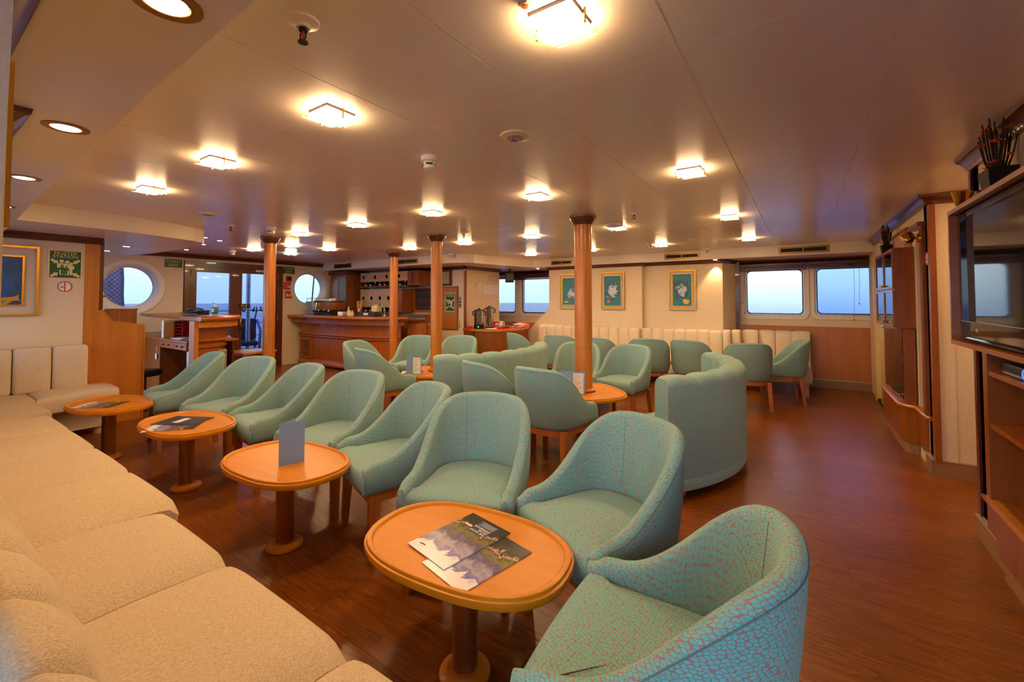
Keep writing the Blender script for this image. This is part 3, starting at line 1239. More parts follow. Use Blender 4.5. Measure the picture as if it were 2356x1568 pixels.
detector('white smoke detector hanging from the ceiling over the row of green chairs', -1.71, 1.70)
detector('white smoke detector directly above the column by the reception', -4.80, 2.38)
detector('white smoke detector near the ceiling vent above the picture wall', -1.76, 6.04)
detector('white smoke detector on the ceiling above the hatch wall', -4.95, 5.45)
detector('white smoke detector on the ceiling before the exit door', -7.55, 3.15)


def speaker_grille(label, x, y, r=.075):
    t = thing('ceiling_speaker', label, 'speaker', (x, y, ZC))
    MB().lathe([(r * .72, -.012), (r * .95, -.008), (r, 0)], 32).build('rim', 'ivory', t, angle=40)
    m = MB().lathe([(r * .66, -.0135), (r * .66, -.011)], 28)
    g = m.build('grille', 'white_paint', t)
    for k in range(4):
        for i in range(3):
            a0 = k * PI / 2 + R(12)
            pts = []
            rr = r * (.22 + .15 * i)
            for q in range(6):
                a = a0 + R(66) * q / 5
                pts.append((rr * math.cos(a), rr * math.sin(a), -.0138))
            MB().tube(pts, .0028, 5).build('slot', 'ink_faint', g)
    return t


speaker_grille('round ivory ceiling loudspeaker with slotted grille near the tagged lamp', -1.14, 1.71)
speaker_grille('round ivory ceiling disc above the reception soffit corner', -4.52, 1.67)
o = MB().lathe([(.05, -.030), (.085, -.022), (.092, 0)], 28).build('ceiling_dome', 'white_plastic', angle=40, loc=(-1.62, 4.30, ZC))
tag(o, 'plain white ceiling dome right behind the big wooden pillar', 'ceiling dome')
o = MB().lathe([(.06, -.006), (.075, -.004), (.078, 0)], 24).build('ceiling_disc', 'white_plastic', angle=40, loc=(-1.16, 5.89, ZC))
tag(o, 'flat white ceiling disc between the lamps near the window wall', 'ceiling disc')

# ================================================================== COLUMNS


def column(name, label, x, y, r, z0=0.0, collar=None):
    t = thing(name, label, 'column', (x, y, 0))
    MB().lathe([(r, z0), (r, ZC - .07)], 28).build('shaft', 'wood_column', t, angle=40)
    MB().lathe([(r, ZC - .085), (r + .006, ZC - .075), (r + .016, ZC - .066), (r + .03, ZC - .040), (r + .042, ZC - .024), (r + .045, ZC - .01), (r + .045, ZC - .001)], 28).build('capital', 'wood_dark', t, angle=35)
    MB().lathe([(r + .025, 0), (r + .025, .02), (r + .004, .035)], 28).build('base_ring', 'wood_column', t, angle=35)
    MB().tube([((r + .0003) * math.cos(2 * PI * k / 28), (r + .0003) * math.sin(2 * PI * k / 28), .86) for k in range(28)], .0012, 5, True).build('joint_line', 'wood_dark', t)
    if collar:
        MB().lathe([(r, collar), (r + .028, collar), (r + .028, collar + .012), (r + .004, collar + .026), (r, collar + .026)], 28).build('collar', 'wood_column', t, angle=35)
    return t


TZ = .46
column('pillar', 'thick varnished wooden pillar rising through the table nearest the far paintings', -1.72, 3.74, .082, collar=TZ)
column('column', 'slim varnished wooden column rising through the table beside the curved sofa back', -3.68, 3.79, .068, collar=TZ)
column('column', 'slim varnished wooden column standing by the reception desk and glass door', -5.54, 2.74, .068)
column('column', 'slim varnished wooden column standing in front of the bar', -5.59, 4.76, .068)

# ================================================================== CHAIRS


def plan(u, off=0.0):
    """tub outline: u in [-1,1], 0 is the middle of the back; returns x, y, outward normal (local, front is -y)"""
    a = abs(u)
    s = 1 if u >= 0 else -1
    Rr, ys, yf = .256, .0, -.275
    arc = Rr * PI / 2
    tot = arc + (ys - yf)
    L = a * tot
    if L < arc:
        t = L / Rr
        # squarish arc
        p = 2.35
        c, sn = math.cos(t), math.sin(t)
        k = (abs(c) ** p + abs(sn) ** p) ** (-1 / p)
        x, y = Rr * sn * k, ys + (.222) * c * k
        nx, ny = sn, c
    else:
        x, y = Rr, ys - (L - arc)
        nx, ny = 1, 0.02
    ln = math.hypot(nx, ny)
    return s * (x + off * nx / ln), y + off * ny / ln, s * nx / ln, ny / ln


def top_h(u):
    a = abs(u)
    h = .800 - .010 * min(1, a / .28) ** 2
    t = max(0.0, (a - .24) / .76)
    q = min(1.0, t / .84)
    e = q * q * (3 - 2 * q)
    h -= .262 * e + .030 * t
    if a > .93:
        h -= .022 * ((a - .93) / .07) ** 2
    return h


def make_chair():
    t = thing('tub_chair', 'x', 'chair', (0, 0, 0), 0, 'green tub chairs')
    th = .05
    N = 44
    us = [-1 + 2 * i / N for i in range(N + 1)]
    m = MB()
    z_bot = .335
    rows = []
    for u in us:
        h = top_h(u)
        row = []
        # outer from bottom to top, round over, inner down
        zs = [z_bot, z_bot + .012, z_bot + .03] + [z_bot + .03 + (h - .025 - z_bot - .03) * k / 4 for k in range(1, 5)]
        lean = lambda z: (z - .40) * .13
        for k, z in enumerate(zs):
            ins = -.030 if k == 0 else (-.010 if k == 1 else 0)
            bul = .010 * math.sin(PI * min(1, max(0, (z - z_bot) / (h - z_bot)))) 
            x, y, nx, ny = plan(u, ins + bul)
            f = max(0, ny)
            row.append((x + nx * lean(z) * .45, y + (ny * lean(z) if ny > 0 else 0), z))
        for k in range(1, 6):
            a = PI * k / 6
            off = -th / 2 + (th / 2) * math.cos(a)
            z = h - .025 + .025 * math.sin(a)
            x, y, nx, ny = plan(u, off)
            row.append((x + nx * lean(z) * .45, y + (ny * lean(z) if ny > 0 else 0), z))
        for k in range(5):
            z = h - .025 - (h - .025 - .40) * k / 4
            x, y, nx, ny = plan(u, -th)
            row.append((x + nx * lean(z) * .45, y + (ny * lean(z) if ny > 0 else 0), z))
        rows.append(row)
    k = len(rows[0])
    # rounded front ends: push the first and last rows forward with shrink
    def endcap(row, d):
        c = Vector((sum(p[0] for p in row) / k, sum(p[1] for p in row) / k, 0))
        out = []
        for p in row:
            out.append((c.x + (p[0] - c.x) * .55, p[1] - d, .40 + (p[2] - .40) * .965))
        return out
    rows = [endcap(rows[0], .020)] + rows + [endcap(rows[-1], .020)]
    vs = [p for r_ in rows for p in r_]
    uvs = []
    for i, r_ in enumerate(rows):
        d = 0
        for j, p in enumerate(r_):
            if j:
                d += (Vector(p) - Vector(r_[j - 1])).length
            uvs.append((i * .030, d))
    fs = []
    for i in range(len(rows) - 1):
        for j in range(k - 1):
            fs.append((i * k + j, (i + 1) * k + j, (i + 1) * k + j + 1, i * k + j + 1))
    fs.append(tuple(range(k)))
    fs.append(tuple((len(rows) - 1) * k + j for j in range(k - 1, -1, -1)))
    # close the underside between inner bottom and outer bottom
    for i in range(len(rows) - 1):
        fs.append((i * k + k - 1, (i + 1) * k + k - 1, (i + 1) * k, i * k))
    m.add(vs, fs, uvs)
    sh = m.build('backrest', 'fabric_leaf', t, angle=62)
    # welt line around the outer top edge and the back seam
    def lean(z):
        return (z - .40) * .13
    pts = []
    for u in [-.99 + 1.98 * i / 60 for i in range(61)]:
        z = top_h(u) - .022
        x, y, nx, ny = plan(u, .0015)
        pts.append((x + nx * lean(z) * .45, y + (ny * lean(z) if ny > 0 else 0), z))
    MB().tube(pts, .0016, 5).build('welt', 'seam_thread', sh)
    pts = []
    for i in range(9):
        z = .46 + (top_h(.2) - .02 - .46) * i / 8
        x, y, nx, ny = plan(-.19, -th - .0004)
        pts.append((x + nx * lean(z) * .45, y + ny * lean(z), z))
    MB().tube(pts, .0011, 5).build('back_seam', 'seam_thread', sh)
    # seat cushion: ring stack from the inner outline and a straight front
    outl = []
    for u in [-1 + 2 * i / 28 for i in range(29)]:
        x, y, nx, ny = plan(u, -th + .004)
        outl.append((x, y))
    outl[0] = (outl[0][0] * 1.02, -.282)
    outl[-1] = (outl[-1][0] * 1.02, -.282)
    fr = [(-.262 + .524 * i / 8, -.295 - .012 * math.sin(PI * i / 8)) for i in range(9)]
    lp = outl + fr[::-1] if outl[-1][0] > 0 else outl + fr
    cx, cy = 0, -.01
    levels = [(.96, .345), (1.0, .36), (1.0, .415), (.985, .438), (.94, .450), (.8, .457), (.5, .462), (.2, .464)]
    m = MB()
    vs = []
    for sc_, z in levels:
        for x, y in lp:
            vs.append((cx + (x - cx) * sc_, cy + (y - cy) * sc_, z))
    q = len(lp)
    fs = []
    for i in range(len(levels) - 1):
        for j in range(q):
            fs.append((i * q + j, i * q + (j + 1) % q, (i + 1) * q + (j + 1) % q, (i + 1) * q + j))
    fs.append(tuple((len(levels) - 1) * q + j for j in range(q)))
    fs.append(tuple(range(q - 1, -1, -1)))
    m.add(vs, fs, [(x * (1 + max(0, .45 - z) / .27), y * (1 + max(0, .45 - z) / .27)) for x, y, z in vs])
    m.build('seat', 'fabric_leaf', t, angle=60)
    # wooden seat frame
    m = MB()
    fo = [plan(u, -.024)[:2] for u in [-1 + 2 * i / 20 for i in range(21)]]
    fo = [(x, y) for x, y in fo]
    fo[0] = (fo[0][0], -.262)
    fo[-1] = (fo[-1][0], -.262)
    m.prism([(x, y) for x, y in fo], .295, .340)
    m.build('seat_frame', 'wood_leg', t)
    for sx in (-1, 1):
        for sy in (-1, 1):
            x0, y0 = sx * .212, -.232 if sy < 0 else .130
            x1, y1 = sx * .228, -.248 if sy < 0 else .165
            a, b = .024, .0155
            MB().hexa([(x1 - b, y1 - b, 0), (x1 + b, y1 - b, 0), (x1 + b, y1 + b, 0), (x1 - b, y1 + b, 0)],
                      [(x0 - a, y0 - a, .335), (x0 + a, y0 - a, .335), (x0 + a, y0 + a, .335), (x0 - a, y0 + a, .335)]).build('leg', 'wood_leg', t)
    return t


chair0 = make_chair()
CH = [
    (-.27, 1.07, -87, 'green tub chair pulled up to the pointed end of the overlapping brochures table', None),
    (-.66, 1.675, -27, 'green leaf-patterned tub chair at the table with two overlapping brochures, on its long side', None),
    (-1.35, 1.66, 20, 'green leaf-patterned tub chair behind the blunt end of the overlapping brochures table', None),
    (-1.92, 1.70, -19, 'green tub chair angled towards the table with the blue menu card, near the brochures table', None),
    (-2.58, 1.75, 9, 'green tub chair right behind the blue folded menu card', None),
    (-3.255, 1.73, -8, 'green tub chair between the blue menu card table and the table with dark leaflet', None),
    (-3.99, 1.72, 14, 'green tub chair behind the table with the dark leaflet', None),
    (-4.76, 1.64, -8, 'green tub chair at the end of the row beside the low wooden partition', None),
    (-3.83, 3.09, 165, 'green tub chair with its back to the chair row, at the slim column table', None),
    (-4.50, 3.42, 108, 'green tub chair at the slim column table on the reception side, seen edge on', None),
    (-4.51, 4.22, 24, 'green tub chair at the slim column table in front of the bar counter', None),
    (-4.0, 4.53, 20, 'green tub chair between the slim column and the hatch wall, behind the curved sofa', None),
    (-2.20, 2.98, 160, 'green tub chair tucked against the outside of the curved sofa back', None),
    (-1.66, 2.99, 174, 'green tub chair with its broad back to the row, at the thick pillar table', None),
    (-2.19, 4.57, 14, 'green tub chair half hidden behind the thick pillar', None),
    (-1.64, 4.64, -9, 'green tub chair facing the room just past the thick pillar table', None),
    (-3.67, 5.76, 150, 'green tub chair in the far row in front of the coffee counter', None),
    (-3.00, 5.80, 182, 'green tub chair in the far row facing the first wall painting', None),
    (-2.34, 5.74, 168, 'green tub chair in the far row showing behind the thick pillar', None),
    (-1.76, 5.95, 193, 'green tub chair in the far row facing the starfish painting', None),
    (-1.20, 6.03, 166, 'green tub chair in the far row facing the yellow shell painting', None),
    (-.585, 5.98, 197, 'green tub chair in the far row facing the lit window', None),
    (-.20, 6.62, -79, 'green tub chair by the wood panelled wall, turned along the far sofa', None),
]
for i, (x, y, a, lb, g) in enumerate(CH):
    if i == 0:
        chair0.location = (x, y, 0)
        chair0.rotation_euler = (0, 0, R(a))
        chair0['label'] = lb
    else:
        dup(chair0, (x, y, 0), R(a), lb)

# ================================================================== TABLES


def superell(a, b, p, n=56):
    out = []
    for k in range(n):
        t = 2 * PI * k / n
        c, s = math.cos(t), math.sin(t)
        kk = (abs(c / a) ** p + abs(s / b) ** p) ** (-1 / p)
        out.append((c * kk, s * kk))
    return out


def tray_top(m, outl, z):
    """moulded table top: outl is the outer outline, raised rim, recessed field"""
    n = len(outl)
    L = [(.945, z - .042), (.985, z - .038), (1.0, z - .026), (.995, z - .014), (.975, z - .012), (.972, z - .002), (.962, z), (.93, z), (.918, z - .003), (.908, z - .010), (.5, z - .010)]
    vs = []
    for s, zz in L:
        vs += [(x * s, y * s, zz) for x, y in outl]
    fs = []
    for i in range(len(L) - 1):
        for j in range(n):
            fs.append((i * n + j, i * n + (j + 1) % n, (i + 1) * n + (j + 1) % n, (i + 1) * n + j))
    fs.append(tuple(range(n - 1, -1, -1)))
    fs.append(tuple((len(L) - 1) * n + j for j in range(n)))
    m.add(vs, fs)
    return m


def make_table():
    t = thing('coffee_table', 'x', 'table', (0, 0, 0), 0, 'coffee tables along the banquette')
    tray_top(MB(), superell(.385, .245, 2.5), TZ).build('table_top', 'wood_table', t, angle=38)
    MB().lathe([(.045, .02), (.045, TZ - .04)], 24).build('pedestal', 'bronze_tube', t, angle=40)
    MB().lathe([(.085, 0), (.09, .008), (.088, .018), (.072, .024), (.062, .034), (.046, .036)], 28).build('base_ring', 'wood_table', t, angle=35)
    MB().lathe([(.07, TZ - .056), (.07, TZ - .041)], 20).build('mount_plate', 'steel_dark', t)
    return t


tab0 = make_table()
TB = [(-.995, 1.175, 6, 'oval wooden coffee table carrying two overlapping brochures'),
      (-2.295, 1.235, 2, 'oval wooden coffee table carrying the blue folded menu card'),
      (-3.57, 1.225, 0, 'oval wooden coffee table carrying a dark leaflet and a brochure'),
      (-4.76, 1.085, 4, 'oval wooden coffee table beside the grey bench, carrying one brochure')]
for i, (x, y, a, lb) in enumerate(TB):
    if i == 0:
        tab0.location = (x, y, 0)
        tab0.rotation_euler = (0, 0, R(a))
        tab0['label'] = lb
    else:
        dup(tab0, (x, y, 0), R(a), lb)


def column_table(label, x, y, rc):
    t = thing('column_table', label, 'table', (x, y, 0), R(-40))
    n = 56
    outl = superell(.40, .36, 2.6, n)
    m = MB()
    L = [(.945, TZ - .042), (.985, TZ - .038), (1.0, TZ - .026), (.995, TZ - .014), (.975, TZ - .012), (.972, TZ - .002), (.962, TZ), (.93, TZ), (.918, TZ - .003), (.908, TZ - .010)]
    vs = []
    for s, zz in L:
        vs += [(px * s, py * s, zz) for px, py in outl]
    hole = [((rc + .002) * math.cos(math.atan2(py, px)), (rc + .002) * math.sin(math.atan2(py, px))) for px, py in outl]
    vs += [(px, py, TZ - .010) for px, py in hole]
    vs += [(px, py, TZ - .042) for px, py in hole]
    rr = len(L) + 2
    fs = []
    for i in range(rr):
        i2 = (i + 1) % rr
        for j in range(n):
            j2 = (j + 1) % n
            fs.append((i * n + j, i * n + j2, i2 * n + j2, i2 * n + j))
    m.add(vs, fs)
    m.build('table_top', 'wood_table', t, angle=38)
    for k in range(3):
        a = 2 * PI * k / 3
        MB().box(-.02, .02, -.02, .02, 0, 0).v
        m = MB()
        m.M = Matrix.Rotation(a, 4, 'Z')
        m.box(rc + .003, rc + .12, -.012, .012, TZ - .12, TZ - .043)
        m.build('bracket', 'wood_dark', t)
    return t


column_table('wooden table fitted around the thick pillar, carrying an open menu', -1.72, 3.74, .082)
column_table('wooden table fitted around the slim column, carrying a menu and a leaflet', -3.68, 3.79, .068)
o = B(-.05, .05, -.04, .04, 0, .075).build('junction_box', 'alu', loc=(-1.47, 3.60, TZ - .12))
tag(o, 'small grey metal box fixed under the pillar table top', 'box')

# brochures and menus


def brochure(label, x, y, z, rot, mat, w=.21, h=.297, logo=True, groupn=None):
    t = thing('brochure', label, 'brochure', (x, y, z), R(rot), groupn)
    m = MB()
    m.box(0, w, 0, h, 0, .0022)
    m.build('cover', mat, t)
    B(.0006, w - .0006, .0006, h - .0006, -.0012, -.0001).build('pages', 'paper', t)
    return t


b1 = brochure('lower glossy brochure sticking out under another on the pointed oval table', -1.035, 1.005, TZ - .0085, -12, 'brochure_cover')
b2 = brochure('upper glossy brochure with mountains and a navy title box', -1.152, 1.052, TZ - .0050, -10.5, 'brochure_cover')
b2.rotation_euler = (0, 0, R(-10.5))
tb = B(.075, .165, .205, .283, .0022, .0026).build('title_box', 'navy', b2)
for i, s in enumerate(('THE YACHT', 'CRUISE', 'EXPERIENCE')):
    text('lettering', s, .0145, 'paper', tb, .160, .214 + .0135 * i, .0028, 'LEFT', flat=True, rot=(0, 0, PI))
for i in range(5):
    B(.085 + .01 * (i % 2), .160, .254 + i * .0055, .2555 + i * .0055, .0026, .0028).build('text_line', 'paper_light', tb)
MB().tube([(.03, .03, .003), (.045, .036, .003), (.055, .034, .003)], .0014, 5).build('logo_stroke', 'navy', b2)
# yacht picture: hull and masts as flat print
MB().box(.04, .075, .225, .232, .0022, .0026).build('printed_yacht', 'paper', b2)
b3 = brochure('glossy mountain brochure lying under a dark leaflet', -3.70, 1.09, TZ - .0085, -40, 'brochure_cover')
b4 = brochure('dark leaflet with a pale picture strip, lying across a brochure', -3.80, 1.24, TZ - .005, -62, 'brochure_dark')
B(.05, .16, .11, .16, .0022, .0026).build('picture_strip', 'paper_light', b4)
b5 = brochure('single glossy brochure on the oval table by the grey bench', -4.93, 1.02, TZ - .0085, -52, 'brochure_cover')
b6 = brochure('brochure lying on the slim column table beside the menu', -4.00, 3.55, TZ - .0085, -50, 'brochure_cover', .18, .25)


def menu(label, x, y, z, rot, mats, w=.12, h=.21, ang=60):
    t = thing('menu_card', label, 'menu card', (x, y, z), R(rot))
    for s in (0, 1):
        m = MB()
        m.M = Matrix.Rotation(R(ang if s else 0), 4, 'Z')
        m.box(0, w, 0, .0016, 0, h)
        p = m.build('panel', mats[0], t)
        if mats[1]:
            m = MB()
            m.M = Matrix.Rotation(R(ang if s else 0), 4, 'Z')
            yy = (-.0006, -.0001) if s == 0 else (-.0006, -.0001)
            m.box(.014, w - .014, yy[0], yy[1], .014, h - .014)
            pg = m.build('page', mats[1], p)
            for i in range(9):
                m = MB()
                m.M = Matrix.Rotation(R(ang if s else 0), 4, 'Z')
                m.box(.026, w - .03 - .02 * (i % 3), yy[0] - .0004, yy[0], h - .04 - i * .017, h - .037 - i * .017)
                m.build('text_line', 'ink_faint', pg)
    return t


t = menu('closed-face plain blue folded menu card standing on oval table', -2.232, 1.165, TZ - .010, 75, ('paper_blue', None), .122, .215, 38)
menu('blue folded menu with white page standing beside the thick pillar', -1.735, 3.515, TZ - .010, 25, ('paper_blue', 'paper'), .12, .21, 150)
menu('blue folded menu with white page standing beside the slim column', -3.72, 3.44, TZ - .010, 22, ('paper_blue', 'paper'), .12, .21, 145)

# ================================================================== CURVED GREEN SOFAS


def curved_sofa(label, cx, cy, a0, a1):
    t = thing('curved_sofa', label, 'sofa', (cx, cy, 0))
    nch = 8
    ro, ri = 1.345, 1.19

    def arc(r0, r1, z0, z1, b0, b1, name, mat, parent, rnd=.03, n=8, ang=50):
        """section with rounded corners swept round the centre"""
        sec = rrect(r0, r1, z0, z1, rnd, 4)
        m = MB()
        k = len(sec)
        vs = []
        steps = []
        for i in range(n + 1):
            steps.append((b0 + (b1 - b0) * i / n, 0))
        for a, _ in steps:
            for r, z in sec:
                vs.append((r * math.cos(a), r * math.sin(a), z))
        fs = []
        for i in range(len(steps) - 1):
            for j in range(k):
                fs.append((i * k + j, i * k + (j + 1) % k, (i + 1) * k + (j + 1) % k, (i + 1) * k + j))
        fs += [tuple(range(k)), tuple((len(steps) - 1) * k + j for j in range(k - 1, -1, -1))]
        per = [0]
        for j in range(1, k):
            per.append(per[-1] + math.hypot(sec[j][0] - sec[j - 1][0], sec[j][1] - sec[j - 1][1]))
        m.add(vs, fs, [(a * 1.25, per[j]) for a, _ in steps for j in range(k)])
        return m.build(name, mat, parent, angle=ang)
    arc(ro - .045, ro, .09, .74, a0, a1, 'back_panel', 'fabric_leaf', t, .015, 32)
    arc(.90, ro - .05, .08, .30, a0 + .012, a1 - .012, 'seat_base', 'fabric_leaf', t, .03, 28)
    arc(ri - .05, ro - .046, .26, .42, a0 + .01, a1 - .01, 'back_base', 'fabric_leaf', t, .02, 28)
    for i in range(nch):
        b0 = a0 + (a1 - a0) * i / nch + .0015
        b1 = a0 + (a1 - a0) * (i + 1) / nch - .0015
        # each channel is puffed: section radius varies along it
        m = MB()
        vs = []
        n = 8
        k = None
        for q in range(n + 1):
            f = q / n
            puff = math.sin(PI * f) ** .5
            sec = rrect(ri - .020 * puff, ro + .004 * puff, .40, .785 + .018 * puff, .055, 5)
            k = len(sec)
            a = b0 + (b1 - b0) * f
            for r, z in sec:
                vs.append((r * math.cos(a), r * math.sin(a), z))
        # outer skin keeps flush below the roll
        vs = [(x, y, z) if not (math.hypot(x, y) > ro - .002 and z < .70) else (x * (ro - .004) / math.hypot(x, y), y * (ro - .004) / math.hypot(x, y), z) for x, y, z in vs]
        fs = []
        for q in range(n):
            for j in range(k):
                fs.append((q * k + j, q * k + (j + 1) % k, (q + 1) * k + (j + 1) % k, (q + 1) * k + j))
        fs += [tuple(range(k)), tuple(n * k + j for j in range(k - 1, -1, -1))]
        per = [0]
        for j in range(1, k):
            per.append(per[-1] + math.hypot(sec[j][0] - sec[j - 1][0], sec[j][1] - sec[j - 1][1]))
        m.add(vs, fs, [((b0 + (b1 - b0) * q / n) * 1.25, per[j]) for q in range(n + 1) for j in range(k)])
        m.build('back_channel', 'fabric_leaf', t, angle=55)
    ns = 2
    for i in range(ns):
        b0 = a0 + (a1 - a0) * i / ns + .004
        b1 = a0 + (a1 - a0) * (i + 1) / ns - .004
        arc(.80, ri - .005, .302, .44, b0, b1, 'seat_cushion', 'fabric_leaf', t, .05, 14)
    for f in (.06, .5, .94):
        a = a0 + (a1 - a0) * f
        m = MB()
        m.M = Matrix.Rotation(a, 4, 'Z')
        m.box(1.13, 1.25, -.09, .09, 0, .085)
        m.build('foot', 'wood_leg', t)
    # outer skirt roll at the bottom
    arc(ro - .05, ro + .0015, .07, .15, a0, a1, 'skirt', 'fabric_leaf', t, .012, 32)
    return t


curved_sofa('curved green channel-back sofa wrapped around the thick pillar table', -1.72, 3.74, R(-42), R(42))
curved_sofa('curved green channel-back sofa wrapped around the slim column table', -3.68, 3.79, R(-47), R(37))

# ================================================================== BANQUETTES


def puff(m, x0, x1, y0, y1, z0, z1, r=.05, seg=4, top=.0):
    m.rbox(x0, x1, y0, y1, z0, z1, r, seg)
    return m


# ---- long cream banquette along the near wall (runs along x)
nb = thing('banquette', 'long cream woven banquette with wide seat sections along the near wall', 'sofa', (-2.8, .45, 0))
ox, oy = 2.8, -.45
SX = [-4.85, -4.205, -3.575, -2.94, -2.29, -1.655, -.97, -.55]


def seat_section(x0, x1, yf, name='seat_section', rl=False):
    """puffed seat block: rounded front, gently domed top, tucked at the seams"""
    nx, m = 20, MB()
    sec = []
    # profile in (y,z): from back bottom, back top, over to the front, round down, bottom
    yb = .13
    prof = [(yb, .30), (yb, .40)] + [(yb + (yf - .07 - yb) * k / 5, .428 + .012 * math.sin(PI * k / 5)) for k in range(1, 6)]
    for k in range(1, 7):
        a = PI / 2 - PI * k / 6
        prof.append((yf - .07 + .07 * math.cos(a), .358 + .072 * math.sin(a)))
    prof.append((yf - .10, .29))
    vs = []
    for i in range(nx + 1):
        f = i / nx
        e = max(0.0, 1 - (1 - abs(2 * f - 1)) / .30)      # 1 at a seam
        dip = .030 * e ** 1.8
        x = x0 + (x1 - x0) * f
        for (y_, z_) in prof:
            yy = y_ - (.012 * e ** 2 if y_ > yf - .2 else 0)
            zz = z_ - (dip if z_ > .36 else 0) + .006 * math.sin(PI * f)
            if rl and f < .2 and y_ > yf - .12:
                yy -= .05 * (1 - f / .2) ** 2
            vs.append((x + ox, yy + oy, zz))
    k = len(prof)
    fs = []
    for i in range(nx):
        for j in range(k):
            fs.append((i * k + j, i * k + (j + 1) % k, (i + 1) * k + (j + 1) % k, (i + 1) * k + j))
    fs += [tuple(range(k)), tuple(nx * k + j for j in range(k - 1, -1, -1))]
    m.add(vs, fs)
    return m.build(name, 'fabric_weave', nb, angle=60)


for i in range(len(SX) - 1):
    yf = .775 if SX[i] < -2.5 else (.765 if SX[i] < -2.2 else .715)
    seat_section(SX[i] + .002, SX[i + 1] - .002, .712 if i >= 4 else .775, rl=(i == 4))
MB().box(SX[0] + ox, SX[-1] + ox, .16 + oy, .62 + oy, .06, .295).build('seat_base', 'fabric_weave', nb)
MB().box(SX[0] + ox, SX[-1] + ox, .2 + oy, .58 + oy, 0, .06).build('plinth', 'wood_dark', nb)
# back channels: fat vertical rolls with rounded tops, tilted back a little
nbk = 18
bx0, bx1 = -5.25, -.62
for i in range(nbk):
    a = bx0 + (bx1 - bx0) * i / nbk
    b = bx0 + (bx1 - bx0) * (i + 1) / nbk
    m = MB()
    nx = 8
    vs = []
    for q in range(nx + 1):
        f = q / nx
        e = abs(2 * f - 1)
        bulge = math.sqrt(max(0, 1 - e ** 2.6))
        yfr = .185 + .040 * bulge
        top = .79 + .022 * bulge
        prof = [(.092, .41), (.095, top - .05), (.102, top - .015), (.118, top), (.138, top - .004), (yfr - .045, top - .028), (yfr - .022, top - .065), (yfr - .002, top - .14), (yfr + .030, .62), (yfr + .072, .50), (yfr + .085, .41)]
        for y_, z_ in prof:
            vs.append((a + (b - a) * f + ox, y_ + oy, z_))
    k = len(prof)
    fs = []
    for q in range(nx):
        for j in range(k):
            fs.append((q * k + j, q * k + (j + 1) % k, (q + 1) * k + (j + 1) % k, (q + 1) * k + j))
    fs += [tuple(range(k)), tuple(nx * k + j for j in range(k - 1, -1, -1))]
    m.add(vs, fs)
    m.build('back_channel', 'fabric_weave', nb, angle=70)

# ---- grey bench under the fish painting (runs along y), joins the long one in the corner
gb = thing('bench', 'short pale grey upholstered bench under the fish painting', 'sofa', (-5.85, .9, 0))
oy2 = -.9
for a, b in ((.20, .44), (.445, .685), (.69, .935), (.94, 1.19)):
    m = MB()
    m.rbox(-6.095 + 5.85, -5.94 + 5.85, a + oy2, b + oy2, .43, .86, .035, 4)
    m.build('back_channel', 'fabric_white', gb, angle=60)
m = MB()
n_ = 12
prof = []
outl = [(-6.09, .78), (-5.50, .78), (-5.52, 1.0), (-5.55, 1.18)] + [(-5.66 + .11 * math.cos(t * PI / 2 / 6), 1.24 + .12 * math.sin(t * PI / 2 / 6)) for t in range(7)] + [(-6.09, 1.36)]
vs = []
L = [(.98, .30), (1.0, .32), (1.0, .405), (.985, .43), (.95, .445), (.6, .452)]
cx, cy = -5.85, 1.05
for s, z in L:
    vs += [((cx + (x - cx) * s) + 5.85, cy + (y - cy) * s + oy2, z) for x, y in outl]
q = len(outl)
fs = []
for i in range(len(L) - 1):
    for j in range(q):
        fs.append((i * q + j, i * q + (j + 1) % q, (i + 1) * q + (j + 1) % q, (i + 1) * q + j))
fs += [tuple(range(q - 1, -1, -1)), tuple((len(L) - 1) * q + j for j in range(q))]
m.add(vs, fs)
m.build('seat', 'fabric_white', gb, angle=60)
m = MB()
vs = []
fs = []
outl2 = [(-6.09, .16), (-4.86, .16), (-4.86, .775), (-5.2, .765), (-5.38, .70), (-5.48, .78), (-6.09, .78)]
L = [(.98, .30), (1.0, .32), (1.0, .41), (.985, .435), (.9, .44)]
cx, cy = -5.45, .48
for s, z in L:
    vs += [((cx + (x - cx) * s) + 5.85, cy + (y - cy) * s + oy2, z) for x, y in outl2]
q = len(outl2)
for i in range(len(L) - 1):
    for j in range(q):
        fs.append((i * q + j, i * q + (j + 1) % q, (i + 1) * q + (j + 1) % q, (i + 1) * q + j))
fs += [tuple(range(q - 1, -1, -1)), tuple((len(L) - 1) * q + j for j in range(q))]
m.add(vs, fs)
m.build('corner_seat', 'fabric_weave', gb, angle=60)
MB().prism([(-6.09 + 5.85, .16 + oy2), (-5.72 + 5.85, .16 + oy2), (-5.72 + 5.85, 1.28 + oy2), (-6.09 + 5.85, 1.28 + oy2)], .07, .30).build('seat_base', 'fabric_white', gb)
MB().cyl((-5.78 + 5.85, 1.24 + oy2, 0), (-5.78 + 5.85, 1.24 + oy2, .30), .04).build('leg', 'fabric_white', gb, angle=40)

# ---- white channel-back banquette along the picture wall
fb = thing('banquette', 'white channel-back banquette running along the far picture wall', 'sofa', (-2.2, 7.1, 0))
ox3, oy3 = 2.2, -7.1


